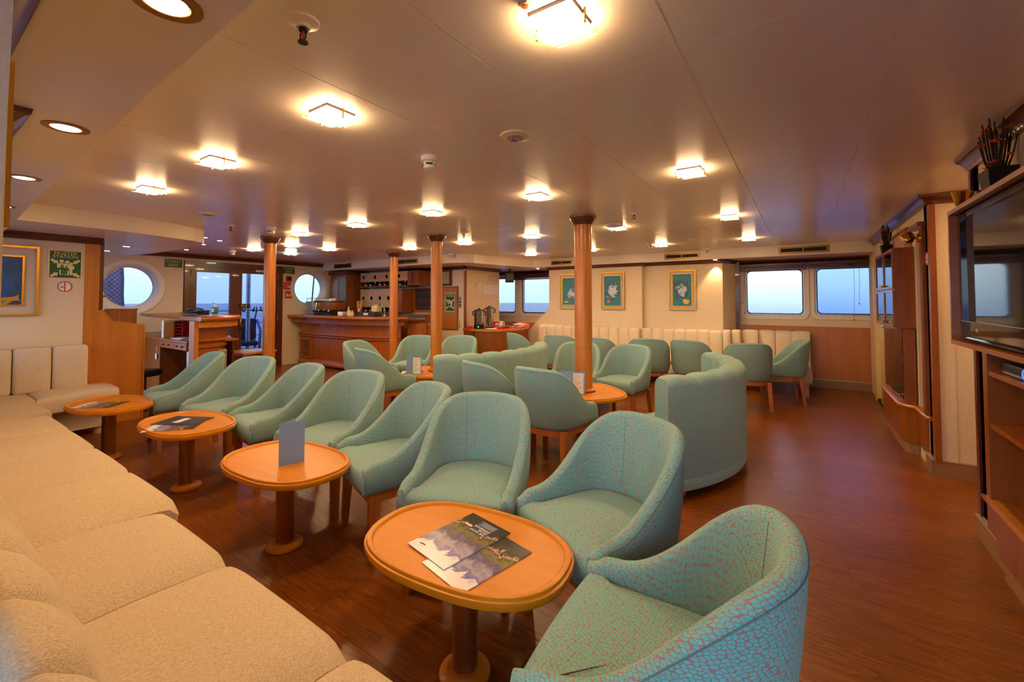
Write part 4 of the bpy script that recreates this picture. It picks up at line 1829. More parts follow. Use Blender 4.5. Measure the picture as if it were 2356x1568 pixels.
def channel(parent, x0, x1, y0, y1, z0, z1, ox, oy, mat='fabric_white', r=.03):
    m = MB()
    nx = 6
    vs = []
    for q in range(nx + 1):
        f = q / nx
        e = abs(2 * f - 1)
        bl = math.sqrt(max(0, 1 - e ** 3))
        yf = y0 + .02 * (1 - bl)
        tp = z1 - .016 * (1 - bl)
        prof = [(y1, z0), (y1, tp - .02), (y1 - .02, tp), (yf + .05, tp), (yf + .018, tp - .014), (yf + .004, tp - .05), (yf - .006, z0 + .15), (yf - .012, z0)]
        for y_, z_ in prof:
            vs.append((x0 + (x1 - x0) * f + ox, y_ + oy, z_))
    k = len(prof)
    fs = []
    for q in range(nx):
        for j in range(k):
            fs.append((q * k + j, q * k + (j + 1) % k, (q + 1) * k + (j + 1) % k, (q + 1) * k + j))
    fs += [tuple(range(k)), tuple(nx * k + j for j in range(k - 1, -1, -1))]
    m.add(vs, fs)
    return m.build('back_channel', mat, parent, angle=60)


cw = (4.28 - 1.04) / 18
for i in range(18):
    a = -4.28 + cw * i
    yb = 7.335 if a + cw < -2.2 else 7.455
    channel(fb, a + .001, a + cw - .001, yb - .15, yb, .38, .835, ox3, oy3)
# angled return and right bay part
rx = [-1.04, -.93, -.80, -.58, -.36, -.14, .085]
for i in range(6):
    yb = (7.50, 7.62, 7.80, 7.88, 7.90, 7.90)[i]
    channel(fb, rx[i] + .001, rx[i + 1] - .001, yb - .17, yb, .38, .845, ox3, oy3)
for i in range(8):
    a = -4.28 + 3.23 * i / 8
    b = -4.28 + 3.23 * (i + 1) / 8
    y1 = 7.19 if b < -2.2 else 7.31
    MB().rbox(a + ox3 + .002, b + ox3 - .002, 6.72 + oy3, y1 + oy3, .34, .445, .045, 4).build('seat_cushion', 'fabric_white', fb, angle=60)
for a, b in ((-1.045, -.49), (-.485, .09)):
    MB().rbox(a + ox3 + .002, b + ox3 - .002, 6.95 + oy3, 7.70 + oy3, .34, .445, .045, 4).build('seat_cushion', 'fabric_white', fb, angle=60)
MB().rbox(-4.27 + ox3, -1.05 + ox3, 6.74 + oy3, 7.30 + oy3, .17, .345, .03, 3).build('seat_base', 'fabric_white', fb, angle=60)
MB().rbox(-1.05 + ox3, .095 + ox3, 6.97 + oy3, 7.85 + oy3, .17, .345, .05, 4).build('seat_base', 'fabric_white', fb, angle=60)
MB().box(-4.24 + ox3, -1.05 + ox3, 6.95 + oy3, 7.3 + oy3, 0, .17).build('plinth', 'wood_dark', fb)
MB().box(-1.05 + ox3, -.05 + ox3, 7.15 + oy3, 7.85 + oy3, 0, .17).build('plinth', 'wood_dark', fb)
MB().cyl((.02 + ox3, 7.08 + oy3, 0), (.02 + ox3, 7.08 + oy3, .17), .035).build('leg', 'fabric_white', fb, angle=40)

# ================================================================== PAINTINGS, SIGNS


def framed(label, loc, rotz, w, h, canvas, mat_w=.05, motif=None):
    t = thing('painting', label, 'painting', loc, rotz)
    W, H = w / 2, h / 2
    fo = lambda a, b: [(-a, -b), (a, -b), (a, b), (-a, b)]
    f1 = .018
    MB().ring_plate(fo(W, H), fo(W - f1, H - f1), -.028, 0).build('outer_frame', 'gold', t)
    MB().ring_plate(fo(W - f1, H - f1), fo(W - f1 - mat_w, H - f1 - mat_w), -.012, 0).build('linen_mat', 'linen_mat', t)
    c = f1 + mat_w
    MB().ring_plate(fo(W - c, H - c), fo(W - c - .014, H - c - .014), -.026, 0).build('inner_frame', 'gold', t)
    c += .014
    cv = B(-W + c, W - c, -.014, 0, -H + c, H - c).build('canvas', canvas, t)
    return t, cv


t, cv = framed('large gold framed painting of an orange fish in deep blue sea', (-6.098, .54, 1.485), FX_PX, .62, .66, 'canvas_fish', .075)
# fish motif, a thin painted relief
fp = [(-.075, -.03), (-.055, -.055), (-.02, -.062), (.015, -.045), (.045, -.015), (.07, -.008), (.10, -.012), (.085, .012), (.088, .045), (.062, .028), (.035, .022), (0, .02), (-.04, .005)]
MB().plate([(x + .10, z - .175) for x, z in fp], -.0165, -.014).build('painted_fish', 'fish_gold', cv)
MB().plate([(x * .55 + .085, z * .55 - .187) for x, z in fp[:5] + fp[-3:]], -.0175, -.0165).build('painted_belly', 'fish_green', cv)
t, cv = framed('gold framed teal painting of a small brown shell, partly behind the thick pillar', (-3.60, 7.338, 1.475), 0, .52, .65, 'canvas_a', .04)
MB().plate([(-.12 + x, -.20 + z) for x, z in [(-.05, 0), (-.02, -.018), (.03, -.014), (.06, .004), (.02, .018), (-.02, .016)]], -.0165, -.014).build('painted_shell', 'shell_gold', cv)
t, cv = framed('gold framed teal painting with an orange starfish', (-2.80, 7.338, 1.475), 0, .44, .66, 'canvas_b', .035)
st = [(.045 * (1 if k % 2 == 0 else .38) * math.sin(2 * PI * k / 10), .045 * (1 if k % 2 == 0 else .38) * math.cos(2 * PI * k / 10)) for k in range(10)]
MB().plate([(x - .075, z - .19) for x, z in st][::-1], -.0165, -.014).build('painted_starfish', 'starfish', cv)
t, cv = framed('gold framed teal painting with a yellow shell', (-1.645, 7.458, 1.475), 0, .43, .66, 'canvas_c', .035)
MB().plate([(x + .06, z - .19) for x, z in [(-.05, -.02), (0, -.05), (.04, -.03), (.05, .02), (.015, .03), (-.02, .04), (-.05, .03)]], -.0165, -.014).build('painted_shell', 'yellow', cv)
# painting edge on the near pier
t, cv = framed('gold framed painting edge on the pier over the near banquette', (-1.40, YF - .014, 1.58), FX_PY, .46, .30, 'canvas_a', .04)


def arrow_poly(cx, cz, ang, s):
    pts = [(-.5, -.18), (.05, -.18), (.05, -.36), (.5, 0), (.05, .36), (.05, .18), (-.5, .18)]
    c, sn = math.cos(ang), math.sin(ang)
    return [(cx + s * (x * c - z * sn), cz + s * (x * sn + z * c)) for x, z in pts]


def muster(label, loc, rotz, w, h):
    t = thing('safety_sign', label, 'sign', loc, rotz)
    W, H = w / 2, h / 2
    B(-W, W, -.004, 0, -H, H).build('sign_board', 'sign_cream', t)
    b = B(-W + .013, W - .013, -.0048, -.004, -H + .013, H - .013).build('green_field', 'sign_green', t)
    text('lettering', 'MUSTER', .043, 'sign_cream', b, 0, -.0054, H - .037, sx=1.05)
    text('lettering', 'STATION', .043, 'sign_cream', b, 0, -.0054, H - .070, sx=1.0)
    y0, y1 = -.0056, -.0048
    for sx in (-1, 1):
        for sz, zz in ((1, .055), (-1, -.115)):
            ang = math.atan2(-sz * .7, -sx * 1)
            MB().plate(arrow_poly(sx * (W - .047), zz - .026 if sz > 0 else zz + .012, ang, .062), y0, y1).build('arrow', 'sign_cream', b)
    # family group
    def person(cx, top, hh, ww, mat, dy):
        m = MB()
        r = hh * .11
        m.plate(circ(cx, top - r, r, 14), y0 - dy, y1 - dy)
        m.plate([(cx - ww * .22, top - hh), (cx + ww * .22, top - hh), (cx + ww * .22, top - hh * .55), (cx + ww * .5, top - hh * .55), (cx + ww * .5, top - hh * .25), (cx - ww * .5, top - hh * .25), (cx - ww * .5, top - hh * .55), (cx - ww * .22, top - hh * .55)], y0 - dy, y1 - dy)
        m.build('figure', mat, b)
    person(-.028, .048, .15, .06, 'sign_cream', 0)
    person(.012, .040, .145, .06, 'sign_cream', .0002)
    person(.040, .022, .125, .045, 'sign_cream', 0)
    person(-.024, -.002, .095, .034, 'sign_green', .0007)
    person(.008, -.014, .085, .030, 'sign_green', .0009)
    return t


muster('large green muster station sign beside the fish painting', (-6.098, 1.03, 1.66), FX_PX, .245, .29)
ms = muster('small green muster station sign on the wooden hatch', (-5.615, 6.155, 1.27), 0, .245, .36)


def no_smoking(label, loc, rotz, r):
    t = thing('no_smoking_sign', label, 'sign', loc, rotz)
    MB().plate(circ(0, 0, r, 32), -.003, 0).build('disc', 'paper', t)
    MB().ring_plate(circ(0, 0, r * .97, 32), circ(0, 0, r * .82, 32), -.0042, -.003).build('red_ring', 'sign_red', t)
    B(-r * .07, r * .07, -.0042, -.003, -r * .85, r * .85).build('red_bar', 'sign_red', t)
    B(-r * .6, -r * .15, -.0038, -.003, -r * .18, -r * .04).build('cigarette', 'ink', t)
    MB().tube([(-r * .4, -.0034, r * .0), (-r * .2, -.0034, r * .25), (0, -.0034, r * .2), (r * .3, -.0034, r * .4)], r * .02, 5).build('smoke_line', 'ink_faint', t)
    return t


no_smoking('round red no smoking sticker below the large muster station sign', (-6.098, 1.03, 1.44), FX_PX, .055)
no_smoking('round red no smoking sticker beside the wooden shelf on the right wall', (XR - .001, 4.50, 1.62), FX_MX, .05)


def exit_sign(label, loc):
    t = thing('exit_sign', label, 'sign', loc, FX_PX)
    B(-.135, .135, -.004, 0, -.085, .085).build('sign_board', 'sign_cream', t)
    b = B(-.122, .122, -.005, -.004, -.072, .072).build('green_field', 'sign_green', t)
    text('lettering', 'ΕΞΟΔΟΣ', .062, 'sign_cream', b, 0, -.0056, .034, sx=.82)
    text('lettering', 'EXIT', .066, 'sign_cream', b, 0, -.0056, -.034)
    return t


exit_sign('green Greek and English exit sign left of the glass double door', (XL + .001, 2.735, 1.925))
exit_sign('green Greek and English exit sign above the red fire signs', (XL + .001, 4.68, 1.92))
t = thing('fire_call_point', 'small red fire alarm call point under the exit sign', 'call point', (XL, 4.675, 1.745), FX_PX)
MB().rbox(-.055, .055, -.035, 0, -.055, .055, .008, 2).build('housing', 'red_plastic', t, angle=40)
B(-.035, .035, -.037, -.034, -.025, .03).build('push_glass', 'sign_black', t)


def fire_sign(label, loc, w, h, kind):
    t = thing('fire_sign', label, 'sign', loc, FX_PX)
    B(-w / 2, w / 2, -.003, 0, -h / 2, h / 2).build('sign_board', 'sign_cream', t)
    b = B(-w / 2 + .008, w / 2 - .008, -.0038, -.003, -h / 2 + .008, h / 2 - .008).build('red_field', 'sign_red', t)
    for k in range(5):
        a = R(40 + 28 * k)
        x0, z0 = w * .16, -h * .3
        MB().tube([(x0 + .02 * math.cos(a), -.0042, z0 + .02 * math.sin(a)), (x0 + h * .42 * math.cos(a), -.0042, z0 + h * .55 * math.sin(a))], [.008, .002], 5).build('flame', 'sign_cream', b)
    if kind == 'text':
        for i in range(3):
            B(-w * .4, -w * .02, -.0044, -.0038, h * .2 - i * h * .22, h * .25 - i * h * .22).build('text_line', 'sign_cream', b)
    else:
        MB().plate(circ(-w * .2, -h * .08, h * .17, 14), -.0044, -.0038).build('hand_symbol', 'sign_cream', b)
        B(-w * .26, -w * .2, -.0044, -.0038, 0, h * .3).build('finger_symbol', 'sign_cream', b)
    return t


fire_sign('red fire instruction sign with lines of text and a flame', (XL + .001, 4.675, 1.60), .21, .165, 'text')
fire_sign('square red fire alarm sign with a pressing hand', (XL + .001, 4.685, 1.42), .165, .165, 'hand')

# ================================================================== RECEPTION CORNER
pt = thing('partition', 'low wooden partition with sloped top and tall post beside the grey bench', 'partition', (-6.17, 1.40, 0))
m = MB()
poly = [(1.172, 0), (1.66, 0), (1.66, 1.02), (1.40, 1.065), (1.305, 1.20), (1.172, 1.20)]
m.v, m.f = [], []
m.plate([(y - 1.40, z) for y, z in poly], -.07, .07)
m.v = [(-y, x, z) for x, y, z in m.v]
m.build('lower_panel', 'wood_warm', pt)
B(-.07, .07, 1.172 - 1.4, 1.285 - 1.4, 1.2015, 1.885).build('post', 'wood_warm', pt)
B(-.075, .06, 1.287 - 1.4, 1.318 - 1.4, 1.19, 1.93).build('post_edge', 'wood_dark_v', pt)
for a, b in (((1.66, 1.02), (1.40, 1.065)), ((1.40, 1.065), (1.305, 1.20))):
    MB().hexa([(-.075, a[0] - 1.4, a[1]), (.075, a[0] - 1.4, a[1]), (.075, b[0] - 1.4, b[1]), (-.075, b[0] - 1.4, b[1])],
              [(-.075, a[0] - 1.4, a[1] + .018), (.075, a[0] - 1.4, a[1] + .018), (.075, b[0] - 1.4, b[1] + .018), (-.075, b[0] - 1.4, b[1] + .018)]).build('capping', 'wood_warm_h', pt)
B(-.078, .078, 1.656 - 1.4, 1.672 - 1.4, 0, 1.035).build('end_strip', 'wood_warm', pt)
B(.02, .05, 1.32 - 1.4, 1.335 - 1.4, 1.20, 1.27).build('door_catch', 'white_plastic', pt)
B(.0, .03, 1.32 - 1.4, 1.35 - 1.4, 1.335, 1.355).build('hook', 'brass_dull', pt)
rs = thing('shelf_box', 'dark-stained wooden box unit standing under the larger porthole', 'cabinet', (-7.75, 1.75, 0))
B(-.2, .15, -.25, .24, 0, 1.17).build('carcass', 'wood_mid', rs)
B(-.21, .16, -.26, .25, 1.17, 1.19).build('top', 'wood_mid', rs)
B(.15, .158, .04, .07, .02, 1.17).build('batten', 'wood_bar', rs)

rd = thing('reception_desk', 'curved wooden reception desk in front of the glass double door', 'desk', (-6.6, 2.35, 0))
ox4, oy4 = 6.6, -2.35
pub = [(-8.25, 2.72), (-7.4, 2.74), (-6.6, 2.72), (-6.2, 2.66), (-5.98, 2.58), (-5.82, 2.44), (-5.74, 2.28), (-5.71, 2.05)]
loc4 = lambda L: [(x + ox4, y + oy4) for x, y in L]
inn = [(-5.80, 2.05), (-6.3, 2.06), (-8.25, 2.20)]
MB().prism(loc4(pub[::-1] + [(-8.25, 2.72)][:0] + [(-8.25, 2.20), (-6.3, 2.06), (-5.80, 2.05)]), 1.065, 1.108).build('counter_top', 'wood_bar', rd)
top_edge = [(0, 1.052), (-.016, 1.056), (-.030, 1.068), (-.034, 1.085), (-.030, 1.100), (-.014, 1.112), (0, 1.114)]
MB().sweep(loc4(pub), [(d, z) for d, z in top_edge]).build('nosing', 'wood_bar', rd, angle=50)
pin = [(-8.25, 2.66), (-7.4, 2.68), (-6.62, 2.66), (-6.24, 2.60), (-6.04, 2.52), (-5.90, 2.41), (-5.83, 2.28), (-5.80, 2.05)]
MB().sweep(loc4(pub), [(0.03, .985), (.008, .985), (.008, 1.055), (.03, 1.055)]).build('fascia', 'wood_warm_h', rd, angle=50)
MB().sweep(loc4(pin), [(.08, 0), (.035, 0), (.035, .985), (.08, .985)]).build('front_panel', 'wood_bar', rd, angle=50)
for z in (.74, .80):
    MB().sweep(loc4(pin), [(.035, z), (.012, z + .006), (-.004 if z > .75 else .012, z + .025), (.012, z + .044), (.035, z + .05)]).build('moulding', 'wood_bar', rd, angle=40)
MB().sweep(loc4(pin), [(.035, .03), (.015, .03), (.01, .13), (.035, .15)]).build('moulding', 'wood_bar', rd, angle=40)
B(-5.885 + ox4, -5.745 + ox4, 2.015 + oy4, 2.062 + oy4, 0, 1.062).build('end_stile', 'wood_warm', rd)
B(-8.2 + ox4, -5.90 + ox4, 2.0 + oy4, 2.55 + oy4, .80, .825).build('worktop', 'wood_bar', rd)
for a, b in ((-6.75, -6.33), (-6.32, -5.93)):
    d = B(a + ox4, b + ox4, 2.005 + oy4, 2.03 + oy4, .715, .795).build('drawer', 'wood_bar', rd)
    for k in (.3, .7):
        MB().lathe([(.006, 0), (.011, .008), (.009, .016), (.003, .018)], 10, (0, 0, 0)).v
        m = MB().cyl((a + (b - a) * k + ox4, 2.005 + oy4, .755), (a + (b - a) * k + ox4, 1.985 + oy4, .755), .010, n=10)
        m.build('knob', 'brass_dull', d)
B(-8.2 + ox4, -6.77 + ox4, 2.01 + oy4, 2.5 + oy4, 0, .795).build('pedestal', 'wood_mid', rd)
B(-6.16 + ox4, -6.13 + ox4, 2.2 + oy4, 2.5 + oy4, .83, 1.06).build('divider', 'wood_mid', rd)
B(-6.36 + ox4, -6.33 + ox4, 2.2 + oy4, 2.5 + oy4, .83, 1.06).build('divider', 'wood_mid', rd)
B(-6.76 + ox4, -5.9 + ox4, 2.48 + oy4, 2.5 + oy4, 0, .795).build('modesty_panel', 'wood_dark', rd)

t = thing('telephone', 'black desk telephone with curly handset on the reception top', 'telephone', (-6.45, 2.28, 1.114), R(25))
MB().hexa([(-.11, -.09, 0), (.11, -.09, 0), (.11, .09, 0), (-.11, .09, 0)], [(-.11, -.085, .025), (.11, -.085, .025), (.105, .085, .06), (-.105, .085, .06)]).build('body', 'black_plastic', t)
MB().tube([(-.095, -.02, .055), (-.09, -.02, .075), (-.04, -.015, .085), (.05, -.01, .08), (.10, -.01, .062), (.105, -.01, .045)], [.024, .022, .014, .014, .022, .024], 10).build('handset', 'dark_grey', t, smooth=True)
B(.0, .08, -.06, .03, .05, .054).build('keypad', 'dark_grey', t)
t = thing('sanitizer_bottle', 'green hand sanitizer pump bottle beside the telephone', 'bottle', (-6.60, 2.55, 1.114))
MB().rbox(-.05, .05, -.028, .028, 0, .10, .018, 3).build('bottle_body', 'sanitizer', t, angle=40)
MB().lathe([(.018, .10), (.014, .112), (.014, .13)], 12).build('neck', 'white_plastic', t)
MB().tube([(0, 0, .128), (0, 0, .15), (-.012, -.02, .155), (-.014, -.035, .150)], .006, 6).build('pump', 'white_plastic', t)
B(-.036, .036, -.0292, -.028, .03, .075).build('label_sticker', 'paper', t)
t = thing('spectacles', 'folded brown spectacles lying left of the telephone', 'glasses', (-6.72, 2.22, 1.114))
for s in (-1, 1):
    MB().tube([(s * .033 + .024 * math.cos(a), 0, .018 + .017 * math.sin(a)) for a in [2 * PI * k / 12 for k in range(12)]], .0025, 5, True).build('rim', 'wood_mid', t)
MB().tube([(-.055, 0, .022), (-.05, .09, .004)], .0025, 5).build('temple', 'wood_mid', t)
MB().tube([(.055, 0, .022), (.05, .09, .004)], .0025, 5).build('temple', 'wood_mid', t)

t = thing('letter_tray', 'stack of red plastic letter trays on the reception worktop', 'letter tray', (-6.62, 2.26, .825))
for i in range(5):
    z = .004 + i * .042
    m = MB()
    m.box(-.13, .13, -.11, .12, z, z + .003)
    m.box(-.133, -.13, -.09, .12, z, z + .034)
    m.box(.13, .133, -.09, .12, z, z + .034)
    m.box(-.13, .13, .117, .12, z, z + .034)
    for s in (-1, 1):
        m.hexa([(s * .130 - .004, -.12, z), (s * .130 + .004, -.12, z), (s * .130 + .004, -.09, z), (s * .130 - .004, -.09, z)],
               [(s * .130 - .004, -.105, z + .040), (s * .130 + .004, -.105, z + .040), (s * .130 + .004, -.09, z + .040), (s * .130 - .004, -.09, z + .040)])
    m.build('tray', 'red_plastic', t)
t = thing('folder', 'manila folder standing upright beside the red letter trays', 'folder', (-6.80, 2.16, .825))
B(-.012, .012, -.11, .12, 0, .20).build('cover', 'manila', t)
B(-.010, .010, -.112, -.110, .004, .195).build('pages', 'paper', t)
t = thing('ring_binder', 'white ring binder standing upright left of the manila folder', 'binder', (-6.90, 2.18, .825))
B(-.028, .028, -.11, .12, 0, .215).build('cover', 'paper', t)
B(-.018, .018, -.1115, -.11, .06, .15).build('spine_label', 'paper_light', t)
for i, (x, c, lb) in enumerate(((-6.27, 'dark_grey', 'dark lever file with a white spine label inside the reception shelf'), (-6.20, 'wood_dark', 'brown lever file with a long spine label inside the reception shelf'))):
    t = thing('lever_file', lb, 'binder', (x, 2.36, .825))
    B(-.027, .027, -.13, .12, 0, .215).build('cover', c, t)
    B(-.012, .012, -.132, -.13, .06, .17 if i else .14).build('spine_label', 'paper', t)
t = thing('laptop', 'closed black laptop on the reception worktop', 'laptop', (-6.05, 2.16, .825), R(6))
MB().rbox(-.14, .14, -.1, .1, 0, .011, .004, 2).build('base', 'black_plastic', t)
MB().rbox(-.14, .14, -.1, .1, .012, .020, .003, 2).build('lid', 'dark_grey', t)
t = thing('paper_stack', 'loose stack of white papers in front of the red trays', 'papers', (-6.37, 2.11, .825), R(12))
for i in range(4):
    m = MB()
    m.M = Matrix.Rotation(R(6 * i - 8), 4, 'Z')
    m.box(-.10, .10, -.07, .07, .002 + i * .004, .005 + i * .004)
    m.build('sheet', 'paper', t)
o = B(-.045, .045, -.045, .045, 0, .035).build('note_block', 'yellow', loc=(-6.42, 2.33, .825))
tag(o, 'yellow sticky note block on the reception worktop', 'note block')
t = thing('computer_case', 'grey computer case standing under the reception worktop', 'computer', (-5.97, 2.26, 0))
MB().rbox(-.05, .08, -.22, .16, .36, .70, .008, 2).build('case', 'alu', t)
B(-.06, .09, -.2, .15, 0, .36).build('stand', 'wood_mid', t)
t = thing('office_stool', 'round black padded stool tucked in behind the partition', 'stool', (-6.55, 1.80, 0))
MB().lathe([(.15, .40), (.17, .42), (.17, .45), (.15, .465)], 24).build('seat', 'black_plastic', t, angle=40)
MB().cyl((0, 0, .02), (0, 0, .40), .02).build('stem', 'steel_dark', t)
MB().lathe([(.18, 0), (.18, .012), (.04, .03)], 24).build('base', 'steel_dark', t)
t = thing('key_tag', 'white key tag hanging on the reception drawer front', 'key tag', (-6.86, 2.006, .60))
MB().tube([(0, -.004, .11), (.01, -.006, .06), (0, -.006, .02)], .004, 5).build('loop', 'paper', t)
MB().rbox(-.025, .025, -.012, -.004, -.05, .02, .004, 2).build('tag', 'paper', t)
# low wooden step before the glass door
t = thing('low_table', 'small low wooden table by the glass door with a paper on it', 'table', (-7.95, 3.62, 0), R(10))
MB().box(-.28, .28, -.3, .3, .40, .435).build('table_top', 'wood_warm_h', t)
for sx in (-1, 1):
    for sy in (-1, 1):
        B(sx * .24 - .025, sx * .24 + .025, sy * .26 - .025, sy * .26 + .025, 0, .40).build('leg', 'wood_mid', t)
o = B(-.1, .1, -.07, .07, 0, .003).build('flyer', 'paper', loc=(-7.95, 3.62, .4355), rotz=R(30))
tag(o, 'white flyer lying on the small low table by the glass door', 'flyer')

# ================================================================== BAR
bar = thing('bar_counter', 'long curved dark wooden bar counter with rounded nosing and mouldings', 'bar counter', (-7.2, 5.0, 0))
bx, by = 7.2, -5.0
bp = [(-8.69, 4.70), (-8.0, 4.72), (-7.4, 4.725), (-6.85, 4.75), (-6.4, 4.81), (-6.08, 4.92), (-5.88, 5.07), (-5.80, 5.24)]
bl = lambda L: [(x + bx, y + by) for x, y in L]
BZ = 1.015
MB().prism(bl(bp) + bl([(-6.1, 5.30), (-8.69, 5.30)]), BZ - .045, BZ).build('counter_top', 'wood_bar', bar)
MB().sweep(bl(bp), [(0, BZ - .07), (.024, BZ - .066), (.042, BZ - .05), (.05, BZ - .03), (.042, BZ - .008), (.02, BZ - .001), (0, BZ)]).build('nosing', 'wood_bar', bar, angle=50)
bi = [(-8.69, 4.76), (-8.0, 4.78), (-7.4, 4.785), (-6.87, 4.81), (-6.43, 4.87), (-6.13, 4.97), (-5.95, 5.10), (-5.87, 5.24)]
MB().sweep(bl(bi), [(-.02, .86), (.012, .86), (.012, BZ - .06), (-.02, BZ - .06)]).build('fascia', 'wood_bar', bar, angle=50)
bj = [(-8.55, 4.86), (-8.0, 4.88), (-7.4, 4.885), (-6.9, 4.91), (-6.5, 4.965), (-6.23, 5.05), (-6.06, 5.16), (-5.98, 5.26)]
MB().sweep(bl(bj), [(-.04, .03), (0, .03), (0, .86), (-.04, .86)]).build('front_panel', 'wood_bar', bar, angle=50)
for z, d in ((.635, .05), (.595, .03)):
    MB().sweep(bl(bj), [(0, z - .022), (d * .6, z - .018), (d, z), (d * .9, z + .018), (0, z + .022)]).build('moulding', 'wood_bar', bar, angle=40)
MB().sweep(bl(bj), [(0, .04), (.05, .04), (.055, .075), (.03, .10), (.024, .13), (0, .14)]).build('base_moulding', 'wood_bar', bar, angle=40)
# louvre grille at the left end
lg = MB().ring_plate([(-8.53, .16), (-8.14, .16), (-8.14, .55), (-8.53, .55)], [(-8.49, .20), (-8.18, .20), (-8.18, .51), (-8.49, .51)], 4.835, 4.868)
lg.v = [(x + bx, y + by, z) for x, y, z in lg.v]
lg = lg.build('louvre_frame', 'wood_bar', bar)
B(-8.49 + bx, -8.18 + bx, 4.864 + by, 4.868 + by, .20, .51).build('louvre_back', 'dark_void', lg)
for i in range(9):
    z = .212 + i * .0335
    MB().hexa([(-8.49 + bx, 4.842 + by, z), (-8.18 + bx, 4.842 + by, z), (-8.18 + bx, 4.862 + by, z + .012), (-8.49 + bx, 4.862 + by, z + .012)],
              [(-8.49 + bx, 4.842 + by, z + .008), (-8.18 + bx, 4.842 + by, z + .008), (-8.18 + bx, 4.862 + by, z + .020), (-8.49 + bx, 4.862 + by, z + .020)]).build('slat', 'wood_bar', lg)
for x in (-8.62, -8.28):
    B(x + bx, x + .07 + bx, 4.733 + by, 4.748 + by, .925, .945).build('catch', 'brass_dull', bar)
# flap door and newel at the right end
fl = thing('bar_door', 'plain wooden flap door closing the end of the bar', 'cabinet door', (-5.72, 5.42, 0))
B(-.24, .24, -.02, .02, .03, .90).build('door_panel', 'wood_bar', fl)
B(.17, .19, -.035, -.02, .64, .80).build('handle', 'steel', fl)
B(-.26, .25, -.03, .03, .90, .925).build('top_rail', 'wood_dark', fl)
t = thing('bar_post', 'short turned wooden end post beside the bar flap door', 'post', (-5.42, 5.42, 0))
B(-.035, .035, -.035, .035, 0, .62).build('shaft', 'wood_bar', t)
MB().rbox(-.06, .06, -.06, .06, .62, .67, .015, 2).build('cap', 'wood_bar', t)
MB().rbox(-.05, .05, -.05, .05, .575, .615, .012, 2).build('collar', 'wood_bar', t)
MB().rbox(-.035, .035, -.035, .035, .675, .88, .006, 2).build('upper_shaft', 'wood_mid', t)

# back bar cabinets and bottle racks
t = thing('tall_cabinet', 'tall dark cabinet in the bar corner beside the small porthole', 'cabinet', (-8.36, 6.0, 0))
B(-.30, .30, -.40, .17, 1.02, 1.86).build('carcass', 'wood_mid', t)
B(-.28, .0, -.412, -.40, 1.06, 1.80).build('door', 'wood_mid', t)
B(.02, .28, -.412, -.40, 1.06, 1.80).build('door', 'wood_dark_v', t)
B(-.33, .33, -.44, .17, 1.86, 1.93).build('cornice', 'wood_dark', t)
B(-.30, .30, -.35, .17, 0, 1.02).build('base', 'wood_mid', t)


def rack(label, z0, z1, x0, x1):
    t = thing('bottle_rack', label, 'bottle rack', ((x0 + x1) / 2, 5.86, z0))
    W = (x1 - x0) / 2
    H = z1 - z0
    # front board with four round openings
    m = MB()
    k = 4
    bz0 = .10
    xs = [-W + .10 + (2 * W * .68 - .1) * i / 3 for i in range(4)]
    edges = [-W] + [(xs[i] + xs[i + 1]) / 2 for i in range(3)] + [xs[3] + .14]
    for i in range(4):
        ol = circ(xs[i], (bz0 + H) / 2, .042, 24)
        m.ring_plate(rect_at(edges[i], edges[i + 1], bz0, H, ol, (xs[i], (bz0 + H) / 2)), ol, 0, .015)
    m.box(edges[-1], W - .32, 0, .015, bz0, H)
    m.build('front_board', 'wood_pale', t)
    B(-W, W - .32, .10, .11, 0, H).build('back_board', 'dark_void', t)
    B(-W, W - .32, -.01, .30, -.02, 0).build('shelf', 'wood_mid', t)
    d = B(W - .31, W, -.01, .30, 0, H).build('cupboard', 'wood_mid', t)
    B(W - .18, W - .165, -.016, -.01, .03, H - .03).build('door_gap', 'dark_void', d)
    MB().cyl((W - .05, -.01, .08), (W - .05, -.035, .08), .010, n=8).build('knob', 'steel', d)
    for i in range(9):
        pass
    return t


rack('upper pale bottle rack board with four round holes behind the bar', 1.60, 1.89, -7.96, -6.16)
rack('lower pale bottle rack board with four round holes behind the bar', 1.06, 1.54, -7.96, -6.62)
bt = 0
for zz, L in ((1.601, 9), (1.061, 6)):
    for i in range(L):
        x = -7.85 + i * .155
        g = i % 3
        t = thing('bottle', 'small %s spirit bottle in the slot below the %s bottle rack board' % (('green', 'brown', 'clear')[g], 'upper' if zz > 1.3 else 'lower'), 'bottle', (x, 5.92, zz), 0, 'bottles behind the bar')
        MB().lathe([(.026, 0), (.026, .05), (.012, .07), (.010, .088)], 10).build('body', ('bottle_green', 'bottle_brown', 'glass_cup')[g], t, angle=50)
        MB().lathe([(.0115, .078), (.0115, .092)], 8).build('cap', ('gold', 'red_plastic', 'steel')[g], t)
        MB().lathe([(.0265, .015), (.0265, .042)], 10, cap=False).build('label_band', ('paper', 'manila', 'navy')[g], t)
B(-8.05, -6.3, 5.75, 6.17, 0, .92).build('back_counter', 'wood_mid')
tag(bpy.data.objects['back_counter'], 'wooden back counter under the bottle racks', 'cabinet')

